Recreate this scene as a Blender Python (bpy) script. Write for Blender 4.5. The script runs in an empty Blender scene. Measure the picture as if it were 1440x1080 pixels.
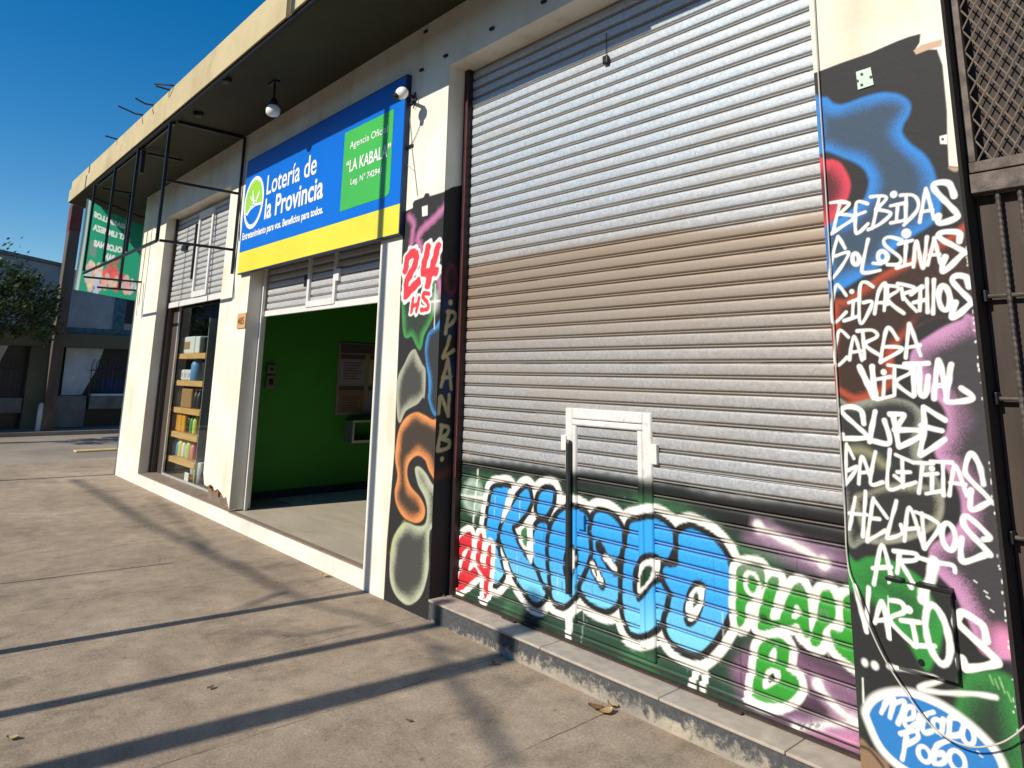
import bpy, bmesh, math, random
import numpy as np
from mathutils import Vector, Matrix
random.seed(7); np.random.seed(7)
S = bpy.context.scene
COL = S.collection

# ------------------------------------------------------------------ camera, sky, sun, exposure
CAM_F, CAM_CX, CAM_CY = 987.949, 720.0, 335.997            # in pixels of the 1440 x 1080 photo
YAW, PITCH, ROLL = -0.847685608, -0.193148606, 0.0187713573
def _rot():
    a, b, c = YAW, PITCH, ROLL
    Rz = np.array([[math.cos(a), -math.sin(a), 0], [math.sin(a), math.cos(a), 0], [0, 0, 1]])
    Rx = np.array([[1, 0, 0], [0, math.cos(b), -math.sin(b)], [0, math.sin(b), math.cos(b)]])
    Rr = np.array([[math.cos(c), -math.sin(c), 0], [math.sin(c), math.cos(c), 0], [0, 0, 1]])
    return Rr @ Rx @ np.array([[1, 0, 0], [0, 0, -1], [0, 1, 0.]]) @ Rz
R = _rot()
C0 = np.array([0.0, -2.97164, 1.6])
cd = bpy.data.cameras.new('camera'); cam = bpy.data.objects.new('camera', cd); COL.objects.link(cam)
cd.sensor_fit = 'HORIZONTAL'; cd.sensor_width = 36.0; cd.lens = 36.0 * CAM_F / 1440.0
cd.shift_y = -(540.0 - CAM_CY) / 1440.0
cd.clip_start = 0.05; cd.clip_end = 2000.0
M = Matrix.Identity(4)
for i in range(3):
    M[i][0], M[i][1], M[i][2], M[i][3] = R[0][i], -R[1][i], -R[2][i], C0[i]
cam.matrix_world = M
S.camera = cam

SUN_T = 0.69                                                # drop per metre into the street wall
SUN_L = Vector((0.12, 1.0, -SUN_T)).normalized()            # direction the light travels
elev = math.asin(-SUN_L.z); azi = math.atan2(-SUN_L.x, -SUN_L.y)
w = bpy.data.worlds.new('World'); S.world = w; w.use_nodes = True
nt = w.node_tree; bg = nt.nodes['Background']
sky = nt.nodes.new('ShaderNodeTexSky'); sky.sky_type = 'NISHITA'; sky.sun_disc = False
sky.sun_elevation = elev; sky.sun_rotation = azi; sky.altitude = 50; sky.air_density = 1.0; sky.dust_density = 0.2; sky.ozone_density = 2.5
hs = nt.nodes.new('ShaderNodeHueSaturation'); hs.inputs['Saturation'].default_value = 1.46
nt.links.new(sky.outputs[0], hs.inputs['Color']); nt.links.new(hs.outputs[0], bg.inputs[0]); bg.inputs[1].default_value = 0.118
sd = bpy.data.lights.new('sun', 'SUN'); sd.energy = 4.9; sd.angle = math.radians(0.5); sd.color = (1.0, 0.93, 0.80)
so = bpy.data.objects.new('sun', sd); COL.objects.link(so)
so.rotation_euler = SUN_L.to_track_quat('-Z', 'Y').to_euler()
S.view_settings.view_transform = 'Standard'; S.view_settings.look = 'None'
S.view_settings.exposure = 0.12; S.view_settings.gamma = 1.0
S.render.engine = 'CYCLES'
S.cycles.max_bounces = 6; S.cycles.transparent_max_bounces = 12

# ------------------------------------------------------------------ helpers
def ray(u, v): return R.T @ np.array([(u - CAM_CX) / CAM_F, (v - CAM_CY) / CAM_F, 1.0])
def PY(u, v, y=0.0):
    r = ray(u, v); q = C0 + (y - C0[1]) / r[1] * r; return q
def PZ(u, v, z=0.0):
    r = ray(u, v); q = C0 + (z - C0[2]) / r[2] * r; return q
def PX(u, v, x):
    r = ray(u, v); q = C0 + (x - C0[0]) / r[0] * r; return q
def tag(o, label=None, cat=None, group=None, kind=None):
    if label: o['label'] = label
    if cat: o['category'] = cat
    if group: o['group'] = group
    if kind: o['kind'] = kind
    return o
def empty(name, loc, label, cat, group=None):
    o = bpy.data.objects.new(name, None); o.empty_display_size = 0.1; COL.objects.link(o); o.location = loc
    return tag(o, label, cat, group)
def link(name, me, mats, parent=None):
    o = bpy.data.objects.new(name, me); COL.objects.link(o)
    for m in (mats if isinstance(mats, (list, tuple)) else [mats]): me.materials.append(m)
    if parent is not None:
        o.parent = parent
        q = parent
        t = Vector((0, 0, 0))
        while q is not None: t += q.location; q = q.parent
        o.location = -t                       # geometry is written in world metres
    return o
class MB:
    def __init__(s): s.v = []; s.f = []; s.m = []
    def quad(s, a, b, c, d, m=0):
        n = len(s.v); s.v += [tuple(a), tuple(b), tuple(c), tuple(d)]; s.f.append((n, n+1, n+2, n+3)); s.m.append(m); return s
    def box(s, x0, x1, y0, y1, z0, z1, m=0, bev=0.0, mtop=None):
        if bev <= 0:
            n = len(s.v)
            s.v += [(x0,y0,z0),(x1,y0,z0),(x1,y1,z0),(x0,y1,z0),(x0,y0,z1),(x1,y0,z1),(x1,y1,z1),(x0,y1,z1)]
            for k, q in enumerate(((0,3,2,1),(4,5,6,7),(0,1,5,4),(1,2,6,5),(2,3,7,6),(3,0,4,7))):
                s.f.append(tuple(n+i for i in q)); s.m.append(mtop if (mtop is not None and k == 1) else m)
        else:
            bm = bmesh.new(); bmesh.ops.create_cube(bm, size=1)
            bmesh.ops.scale(bm, vec=(x1-x0, y1-y0, z1-z0), verts=bm.verts)
            bmesh.ops.translate(bm, vec=((x0+x1)/2, (y0+y1)/2, (z0+z1)/2), verts=bm.verts)
            bmesh.ops.bevel(bm, geom=bm.edges[:], offset=bev, segments=2, affect='EDGES', profile=0.5)
            s.add_bm(bm, m)
        return s
    def add_bm(s, bm, m=0):
        n = len(s.v); bm.verts.index_update()
        s.v += [tuple(v.co) for v in bm.verts]
        for f in bm.faces: s.f.append(tuple(n + v.index for v in f.verts)); s.m.append(m)
        bm.free(); return s
    def prism(s, pts, axis, a0, a1, m=0):
        """pts: polygon in the two other axes (x,z for axis y; x,y for axis z; y,z for axis x)"""
        def mk(p, a):
            return (p[0], a, p[1]) if axis == 'y' else (p[0], p[1], a) if axis == 'z' else (a, p[0], p[1])
        n = len(s.v); k = len(pts)
        s.v += [mk(p, a0) for p in pts] + [mk(p, a1) for p in pts]
        s.f.append(tuple(range(n, n+k))); s.m.append(m)
        s.f.append(tuple(reversed(range(n+k, n+2*k)))); s.m.append(m)
        for i in range(k):
            j = (i+1) % k
            s.f.append((n+i, n+k+i, n+k+j, n+j)); s.m.append(m)
        return s
    def tube(s, pts, r, seg=8, m=0, cap=True):
        pts = [Vector(p) for p in pts]; rr = r if isinstance(r, (list, tuple)) else [r]*len(pts)
        n0 = len(s.v); up = Vector((0, 0, 1)); prev = None
        for i, p in enumerate(pts):
            d = (pts[min(i+1, len(pts)-1)] - pts[max(i-1, 0)]).normalized()
            a = prev if prev is not None else (up if abs(d.z) < 0.95 else Vector((1, 0, 0)))
            a = (a - d * a.dot(d)).normalized(); b = d.cross(a); prev = a
            for k in range(seg):
                t = 2*math.pi*k/seg
                s.v.append(tuple(p + (a*math.cos(t) + b*math.sin(t))*rr[i]))
        for i in range(len(pts)-1):
            for k in range(seg):
                k2 = (k+1) % seg
                s.f.append((n0+i*seg+k, n0+i*seg+k2, n0+(i+1)*seg+k2, n0+(i+1)*seg+k)); s.m.append(m)
        if cap:
            s.f.append(tuple(n0+k for k in reversed(range(seg)))); s.m.append(m)
            e = n0+(len(pts)-1)*seg; s.f.append(tuple(e+k for k in range(seg))); s.m.append(m)
        return s
    def lathe(s, c, prof, seg=14, m=0):
        """prof: (radius, z) from bottom to top around point c"""
        n0 = len(s.v)
        for r, z in prof:
            for k in range(seg):
                t = 2*math.pi*k/seg; s.v.append((c[0]+r*math.cos(t), c[1]+r*math.sin(t), c[2]+z))
        for i in range(len(prof)-1):
            for k in range(seg):
                k2 = (k+1) % seg
                s.f.append((n0+i*seg+k, n0+i*seg+k2, n0+(i+1)*seg+k2, n0+(i+1)*seg+k)); s.m.append(m)
        s.f.append(tuple(n0+k for k in reversed(range(seg)))); s.m.append(m)
        e = n0+(len(prof)-1)*seg; s.f.append(tuple(e+k for k in range(seg))); s.m.append(m)
        return s
    def build(s, name, mats, parent=None, smooth=False):
        me = bpy.data.meshes.new(name); me.from_pydata(s.v, [], s.f); me.update()
        if any(s.m): me.polygons.foreach_set('material_index', s.m)
        if smooth: me.polygons.foreach_set('use_smooth', [True]*len(me.polygons))
        return link(name, me, mats, parent)

def lin(c):
    out = []
    for x in c[:3]:
        x = x/255.0; out.append(x/12.92 if x <= 0.04045 else ((x+0.055)/1.055)**2.4)
    return tuple(out)
def c8(r, g, b, k=0.8): return tuple(min(0.9, x*k) for x in lin((r, g, b)))

# ------------------------------------------------------------------ materials
def new_mat(name):
    m = bpy.data.materials.new(name); m.use_nodes = True
    return m, m.node_tree, m.node_tree.nodes['Principled BSDF']
def N(nt, t, **kw):
    n = nt.nodes.new(t)
    for k, v in kw.items():
        if k.startswith('i_'):
            n.inputs[k[2:]].default_value = v
        else: setattr(n, k, v)
    return n
def noise(nt, scale, detail=4, rough=0.55, vec=None, stretch=None):
    n = N(nt, 'ShaderNodeTexNoise'); n.inputs['Scale'].default_value = scale; n.inputs['Detail'].default_value = detail; n.inputs['Roughness'].default_value = rough
    if vec is None:
        g = N(nt, 'ShaderNodeNewGeometry'); vec = g.outputs['Position']
    if stretch:
        mp = N(nt, 'ShaderNodeMapping'); mp.inputs['Scale'].default_value = stretch; nt.links.new(vec, mp.inputs['Vector']); vec = mp.outputs['Vector']
    nt.links.new(vec, n.inputs['Vector']); return n
def ramp(nt, src, stops):
    r = N(nt, 'ShaderNodeValToRGB'); el = r.color_ramp.elements
    while len(el) < len(stops): el.new(0.5)
    for e, (p, c) in zip(el, stops):
        e.position = p; e.color = (*c, 1) if len(c) == 3 else c
    nt.links.new(src, r.inputs['Fac']); return r
def mixc(nt, fac, a, b, mode='MIX'):
    m = N(nt, 'ShaderNodeMix', data_type='RGBA', blend_type=mode)
    for sock, v in ((m.inputs['Factor'], fac), (m.inputs['A'], a), (m.inputs['B'], b)):
        if hasattr(v, 'is_linked') or hasattr(v, 'links'): nt.links.new(v, sock)
        elif isinstance(v, (int, float)): sock.default_value = v
        else: sock.default_value = (*v, 1) if len(v) == 3 else v
    return m.outputs['Result']
def bump(nt, bs, src, strength=0.2, dist=0.01):
    b = N(nt, 'ShaderNodeBump'); b.inputs['Strength'].default_value = strength; b.inputs['Distance'].default_value = dist
    nt.links.new(src, b.inputs['Height']); nt.links.new(b.outputs[0], bs.inputs['Normal']); return b
def simple(name, col, rough=0.6, metal=0.0, var=0.12, scale=6.0, bumps=0.1, stretch=None, bscale=None, detail=5):
    m, nt, bs = new_mat(name)
    n = noise(nt, scale, detail, 0.6, stretch=stretch)
    lo = tuple(c*(1-var) for c in col); hi = tuple(min(0.95, c*(1+var)) for c in col)
    r = ramp(nt, n.outputs[0], [(0.3, lo), (0.7, hi)])
    nt.links.new(r.outputs[0], bs.inputs['Base Color'])
    bs.inputs['Roughness'].default_value = rough; bs.inputs['Metallic'].default_value = metal
    if bumps > 0:
        b = noise(nt, bscale or scale*8, 4, 0.6); bump(nt, bs, b.outputs[0], bumps, 0.004)
    return m
def plaster(name, base, stain, paint=False, amount=0.72):
    """painted render with faint stains and trowel relief; paint=True lays the sprayed colours of the 'paint' layer over it"""
    m, nt, bs = new_mat(name)
    n1 = noise(nt, 1.3, 6, 0.65); n2 = noise(nt, 9.0, 5, 0.7); n3 = noise(nt, 3.0, 5, 0.6, stretch=(1.6, 1.6, 0.22))
    r1 = ramp(nt, n1.outputs[0], [(0.42, (0, 0, 0)), (0.75, (1, 1, 1))])
    r3 = ramp(nt, n3.outputs[0], [(0.52, (0, 0, 0)), (0.78, (1, 1, 1))])
    f = N(nt, 'ShaderNodeMath', operation='MULTIPLY'); nt.links.new(r1.outputs[0], f.inputs[0]); f.inputs[1].default_value = amount
    c = mixc(nt, f.outputs[0], base, stain)
    f3 = N(nt, 'ShaderNodeMath', operation='MULTIPLY'); nt.links.new(r3.outputs[0], f3.inputs[0]); f3.inputs[1].default_value = amount*0.7
    c = mixc(nt, f3.outputs[0], c, tuple(x*0.8 for x in stain))
    r2 = ramp(nt, n2.outputs[0], [(0.66, (0, 0, 0)), (0.74, (1, 1, 1))])
    f2 = N(nt, 'ShaderNodeMath', operation='MULTIPLY'); nt.links.new(r2.outputs[0], f2.inputs[0]); f2.inputs[1].default_value = 0.22
    c = mixc(nt, f2.outputs[0], c, tuple(x*0.45 for x in stain))
    bs.inputs['Roughness'].default_value = 0.85
    if paint:
        at = N(nt, 'ShaderNodeAttribute', attribute_name='paint')
        sp = noise(nt, 260.0, 3, 0.7); rs = ramp(nt, sp.outputs[0], [(0.25, (0.72, 0.72, 0.72)), (0.75, (1.22, 1.22, 1.22))])
        pc = mixc(nt, 1.0, at.outputs['Color'], rs.outputs[0], 'MULTIPLY')
        ch = noise(nt, 55.0, 6, 0.7); rc = ramp(nt, ch.outputs[0], [(0.70, (0, 0, 0)), (0.73, (1, 1, 1))])
        big = noise(nt, 2.2, 4, 0.6); rb = ramp(nt, big.outputs[0], [(0.5, (0, 0, 0)), (0.62, (1, 1, 1))])
        mm = N(nt, 'ShaderNodeMath', operation='MULTIPLY'); nt.links.new(rc.outputs[0], mm.inputs[0]); nt.links.new(rb.outputs[0], mm.inputs[1])
        al = N(nt, 'ShaderNodeMath', operation='SUBTRACT', use_clamp=True); nt.links.new(at.outputs['Alpha'], al.inputs[0]); nt.links.new(mm.outputs[0], al.inputs[1])
        c = mixc(nt, al.outputs[0], c, pc)
        rr = N(nt, 'ShaderNodeMapRange'); rr.inputs['To Min'].default_value = 0.85; rr.inputs['To Max'].default_value = 0.72
        nt.links.new(al.outputs[0], rr.inputs['Value']); nt.links.new(rr.outputs[0], bs.inputs['Roughness'])
    nt.links.new(c, bs.inputs['Base Color'])
    b1 = noise(nt, 28.0, 6, 0.65); bump(nt, bs, b1.outputs[0], 0.3, 0.007)
    return m
def galv(name, paint=False, tint=(0.395, 0.41, 0.425), dirt=(0.40, 0.33, 0.26), band=True):
    m, nt, bs = new_mat(name)
    vo = N(nt, 'ShaderNodeTexVoronoi'); vo.inputs['Scale'].default_value = 85.0
    g = N(nt, 'ShaderNodeNewGeometry'); nt.links.new(g.outputs['Position'], vo.inputs['Vector'])
    sep = N(nt, 'ShaderNodeSeparateXYZ'); nt.links.new(vo.outputs['Color'], sep.inputs[0])
    r = ramp(nt, sep.outputs[0], [(0.0, tuple(x*0.86 for x in tint)), (1.0, tuple(x*1.16 for x in tint))])
    c = r.outputs[0]
    n1 = noise(nt, 2.0, 6, 0.65, stretch=(0.35, 1, 2.2)); r1 = ramp(nt, n1.outputs[0], [(0.45, (0, 0, 0)), (0.8, (0.7, 0.7, 0.7))])
    c = mixc(nt, r1.outputs[0], c, dirt)
    if band:                                   # a dusty brown belt across the middle of the curtain
        sp = N(nt, 'ShaderNodeSeparateXYZ'); nt.links.new(g.outputs['Position'], sp.inputs[0])
        wv = noise(nt, 0.8, 3, 0.5); ad = N(nt, 'ShaderNodeMath', operation='MULTIPLY_ADD'); nt.links.new(wv.outputs[0], ad.inputs[0]); ad.inputs[1].default_value = 0.25
        nt.links.new(sp.outputs[2], ad.inputs[2])
        rb = ramp(nt, ad.outputs[0], [(0.0, (0, 0, 0)), (1.0, (0, 0, 0))])
        mr = N(nt, 'ShaderNodeMapRange'); mr.inputs['From Min'].default_value = 1.2; mr.inputs['From Max'].default_value = 3.4
        nt.links.new(ad.outputs[0], mr.inputs['Value'])
        nt.links.new(mr.outputs[0], rb.inputs['Fac'])
        el = rb.color_ramp.elements
        for p, v in ((0.10, 0.10), (0.30, 0.34), (0.42, 0.78), (0.585, 0.92), (0.605, 0.14)):
            e = el.new(p); e.color = (v, v, v, 1)
        cl = N(nt, 'ShaderNodeMapRange'); cl.inputs['From Min'].default_value = 2.55; cl.inputs['From Max'].default_value = 2.75; nt.links.new(ad.outputs[0], cl.inputs['Value'])
        c = mixc(nt, cl.outputs[0], c, (1.06, 1.15, 1.23), 'MULTIPLY')   # the cleaner upper slats
        c = mixc(nt, rb.outputs[0], c, (0.30, 0.225, 0.16))
    ga = N(nt, 'ShaderNodeAttribute', attribute_name='bead')   # tan dust in the bead between two slats
    gm = N(nt, 'ShaderNodeMath', operation='MULTIPLY'); nt.links.new(ga.outputs['Fac'], gm.inputs[0]); gm.inputs[1].default_value = 0.75
    c = mixc(nt, gm.outputs[0], c, (0.25, 0.205, 0.16))
    bs.inputs['Metallic'].default_value = 0.25; bs.inputs['Roughness'].default_value = 0.5
    if paint:
        at = N(nt, 'ShaderNodeAttribute', attribute_name='paint')
        sp2 = noise(nt, 90.0, 4, 0.7); rs = ramp(nt, sp2.outputs[0], [(0.25, (0.78, 0.78, 0.78)), (0.75, (1.18, 1.18, 1.18))])
        pc = mixc(nt, 1.0, at.outputs['Color'], rs.outputs[0], 'MULTIPLY')
        gb = N(nt, 'ShaderNodeMath', operation='MULTIPLY'); nt.links.new(ga.outputs['Fac'], gb.inputs[0]); gb.inputs[1].default_value = 0.38
        al = N(nt, 'ShaderNodeMath', operation='SUBTRACT', use_clamp=True); nt.links.new(at.outputs['Alpha'], al.inputs[0]); nt.links.new(gb.outputs[0], al.inputs[1])
        mn = N(nt, 'ShaderNodeMath', operation='MINIMUM'); nt.links.new(al.outputs[0], mn.inputs[0]); nt.links.new(at.outputs['Alpha'], mn.inputs[1])
        c = mixc(nt, mn.outputs[0], c, pc)
        mr2 = N(nt, 'ShaderNodeMapRange'); mr2.inputs['To Min'].default_value = 0.25; mr2.inputs['To Max'].default_value = 0.0
        nt.links.new(mn.outputs[0], mr2.inputs['Value']); nt.links.new(mr2.outputs[0], bs.inputs['Metallic'])
    nt.links.new(c, bs.inputs['Base Color'])
    nb = noise(nt, 14.0, 4, 0.6, stretch=(0.3, 1, 1)); bump(nt, bs, nb.outputs[0], 0.12, 0.01)
    return m

m_white = plaster('white_render', (0.80, 0.775, 0.67), (0.60, 0.50, 0.33))
m_white_mural = plaster('white_render_sprayed', (0.80, 0.775, 0.67), (0.60, 0.50, 0.33), paint=True)
m_riser = plaster('white_riser_paint', (0.78, 0.74, 0.66), (0.50, 0.45, 0.38), amount=0.7)
m_fascia = plaster('ochre_fascia', (0.53, 0.435, 0.245), (0.38, 0.29, 0.15), amount=0.8)
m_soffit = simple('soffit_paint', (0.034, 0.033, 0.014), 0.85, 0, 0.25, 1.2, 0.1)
m_black = simple('black_iron', (0.012, 0.012, 0.013), 0.45, 0.3, 0.3, 12, 0.1)
m_rust = simple('rusty_bar', (0.05, 0.035, 0.028), 0.8, 0.2, 0.4, 20, 0.2)
m_galv = galv('galvanised_slats', True); m_galv_up = galv('galvanised_slats_bare', False)
m_galv_far = galv('galvanised_slats_clean', False, (0.50, 0.51, 0.52), (0.40, 0.36, 0.31), band=False)
m_guide = simple('guide_rail', (0.030, 0.018, 0.018), 0.5, 0.3, 0.3, 8, 0.1)
m_guide_white = simple('white_guide_rail', (0.72, 0.70, 0.66), 0.5, 0.0, 0.1, 8, 0.05)
m_tile = simple('step_tile', (0.40, 0.34, 0.28), 0.7, 0, 0.18, 14, 0.15)
m_tread = simple('brown_tread', (0.23, 0.175, 0.13), 0.8, 0, 0.2, 6, 0.2)
m_floor = simple('shop_floor', (0.47, 0.41, 0.31), 0.5, 0, 0.14, 3.5, 0.03, stretch=(0.5, 2, 1))
m_green = simple('green_wall_paint', (0.022, 0.20, 0.006), 0.6, 0, 0.08, 2, 0.05)
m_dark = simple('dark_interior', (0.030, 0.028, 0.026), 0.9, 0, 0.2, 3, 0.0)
m_brownwood = simple('dark_wood', (0.060, 0.045, 0.036), 0.6, 0, 0.4, 7, 0.1, stretch=(6, 6, 0.4))
m_concrete = simple('raw_concrete', (0.20, 0.155, 0.12), 0.9, 0, 0.3, 7, 0.4)
m_brick = simple('bare_brick', (0.30, 0.12, 0.045), 0.9, 0, 0.25, 18, 0.4)
m_shelf = simple('pine_shelf', (0.66, 0.39, 0.14), 0.5, 0, 0.18, 5, 0.05, stretch=(0.5, 6, 6))
m_whitepaint = simple('white_enamel', (0.70, 0.69, 0.66), 0.4, 0, 0.06, 8, 0.05)
m_steel = simple('bare_steel', (0.45, 0.45, 0.45), 0.4, 0.6, 0.15, 14, 0.05)

# ------------------------------------------------------------------ sprayed paint, worked out on the wall in metres
def smooth(pts, closed=False, n=8):
    P = np.array(pts, float)
    if len(P) < 3: return P
    out = []; k = len(P)
    rng = range(k) if closed else range(k-1)
    for i in rng:
        p0 = P[(i-1) % k] if (closed or i > 0) else P[i]; p1 = P[i]; p2 = P[(i+1) % k]
        p3 = P[(i+2) % k] if (closed or i+2 < k) else p2
        for j in range(n):
            t = j/n
            out.append(0.5*((2*p1)+(-p0+p2)*t+(2*p0-5*p1+4*p2-p3)*t*t+(-p0+3*p1-3*p2+p3)*t**3))
    if not closed: out.append(P[-1])
    return np.array(out)
def sst(e0, e1, x):
    t = np.clip((x-e0)/(e1-e0), 0, 1); return t*t*(3-2*t)
class Paint:
    def __init__(s, A, B):
        s.A = np.asarray(A, float); s.B = np.asarray(B, float); n = len(s.A)
        s.rgb = np.zeros((n, 3)); s.a = np.zeros(n)
        s.j = np.random.RandomState(3).rand(n)
    def lay(s, idx, cov, col):
        cov = np.clip(cov, 0, 1)
        col = np.asarray(col, float)
        if col.ndim == 1: col = np.broadcast_to(col, (len(idx), 3))
        a0 = s.a[idx]; a1 = cov + a0*(1-cov)
        w0 = (a0*(1-cov))[:, None]; w1 = cov[:, None]; tot = np.maximum(a1, 1e-6)[:, None]
        s.rgb[idx] = (s.rgb[idx]*w0 + col*w1)/tot; s.a[idx] = a1
    def near(s, P, pad):
        lo = P.min(0)-pad; hi = P.max(0)+pad
        return np.nonzero((s.A >= lo[0]) & (s.A <= hi[0]) & (s.B >= lo[1]) & (s.B <= hi[1]))[0]
    def dist(s, idx, P, closed=False):
        d = np.full(len(idx), 1e9); x = s.A[idx]; y = s.B[idx]
        k = len(P)
        for i in range(k if closed else k-1):
            ax, ay = P[i]; bx, by = P[(i+1) % k]; dx, dy = bx-ax, by-ay; L = dx*dx+dy*dy
            if L < 1e-12: continue
            t = np.clip(((x-ax)*dx+(y-ay)*dy)/L, 0, 1)
            np.minimum(d, (x-ax-t*dx)**2+(y-ay-t*dy)**2, out=d)
        return np.sqrt(d)
    def inside(s, idx, P):
        x = s.A[idx]; y = s.B[idx]; c = np.zeros(len(idx), bool); k = len(P)
        for i in range(k):
            ax, ay = P[i]; bx, by = P[(i+1) % k]
            if ay == by: continue
            c ^= ((ay > y) != (by > y)) & (x < (bx-ax)*(y-ay)/(by-ay)+ax)
        return c
    def stroke(s, P, wd, col, soft=0.004, op=1.0, sm=True):
        P = smooth(P) if sm else np.array(P, float)
        idx = s.near(P, wd/2+soft*1.5)
        if len(idx) == 0: return
        d = s.dist(idx, P)*(1.0+0.10*np.sin(s.A[idx]*61.0+s.B[idx]*37.0)+0.07*np.sin(s.B[idx]*113.0-s.A[idx]*47.0)); s.lay(idx, op*(1-sst(wd/2-soft, wd/2+soft, d)), col)
    def sd(s, P, pad):
        idx = s.near(P, pad)
        d = s.dist(idx, P, True); return idx, np.where(s.inside(idx, P), -d, d)
    def fill(s, P, col, soft=0.004, op=1.0, grow=0.0, sm=True, grad=None):
        P = smooth(P, True) if sm else np.array(P, float)
        idx, d = s.sd(P, grow+soft*1.5)
        if len(idx) == 0: return
        c = col
        if grad is not None:
            t = sst(grad[0], grad[1], s.B[idx])[:, None]; c = np.array(grad[2])*(1-t)+np.array(grad[3])*t
        s.lay(idx, op*(1-sst(grow-soft, grow+soft, d)), c)
    def glow(s, P, edge, inner, width, soft=0.006, op=1.0, sm=True, iop=1.0):
        P = smooth(P, True) if sm else np.array(P, float)
        idx, d = s.sd(P, soft*2)
        if len(idx) == 0: return
        t = sst(0, width, -d + (s.j[idx]-0.5)*width*0.3 + width*0.16*np.sin(s.A[idx]*23+s.B[idx]*9)*np.sin(s.B[idx]*17-s.A[idx]*6))
        c = np.array(edge)*(1-t[:, None])+np.array(inner)*t[:, None]
        s.lay(idx, op*(1-sst(-soft, soft, d))*(1-t*(1-iop)), c)
    def ell(s, c, rx, ry, wd, col, soft=0.004, rot=0.0, fill=False, op=1.0):
        t = np.linspace(0, 2*np.pi, 25)[:-1]
        P = np.stack([rx*np.cos(t)*np.cos(rot)-ry*np.sin(t)*np.sin(rot)+c[0], rx*np.cos(t)*np.sin(rot)+ry*np.sin(t)*np.cos(rot)+c[1]], 1)
        if fill: s.fill(P, col, soft, op)
        else: s.stroke(np.vstack([P, P[:1]]), wd, col, soft, op, sm=False)
    def attr(s, me):
        a = me.attributes.new('paint', 'FLOAT_COLOR', 'POINT')
        a.data.foreach_set('color', np.concatenate([s.rgb, s.a[:, None]], 1).astype(np.float32).ravel())
def conv(ox, oy, sc, y):
    """points read off an enlarged crop of the photo -> metres (x, z) on the wall plane at depth y"""
    def f(*pts):
        out = []
        for p in pts:
            q = PY(ox+p[0]/sc, oy+p[1]/sc, y); out.append((q[0], q[2]))
        return out
    return f
def grid_mesh(name, U, V, fn):
    nu, nv = len(U), len(V)
    uu, vv = np.meshgrid(U, V)
    co = fn(uu.ravel(), vv.ravel())
    i = np.arange(nu*nv).reshape(nv, nu)
    q = np.stack([i[:-1, :-1], i[:-1, 1:], i[1:, 1:], i[1:, :-1]], -1).reshape(-1, 4)
    me = bpy.data.meshes.new(name); me.vertices.add(nu*nv); me.vertices.foreach_set('co', co.astype(np.float32).ravel())
    me.loops.add(q.size); me.loops.foreach_set('vertex_index', q.ravel().astype(np.int32))
    me.polygons.add(len(q)); me.polygons.foreach_set('loop_start', np.arange(0, q.size, 4, dtype=np.int32)); 
    me.update(calc_edges=True); me.validate()
    return me, uu.ravel(), vv.ravel()

WHITE = (0.80, 0.79, 0.74); BLK = (0.013, 0.0125, 0.013)
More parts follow.
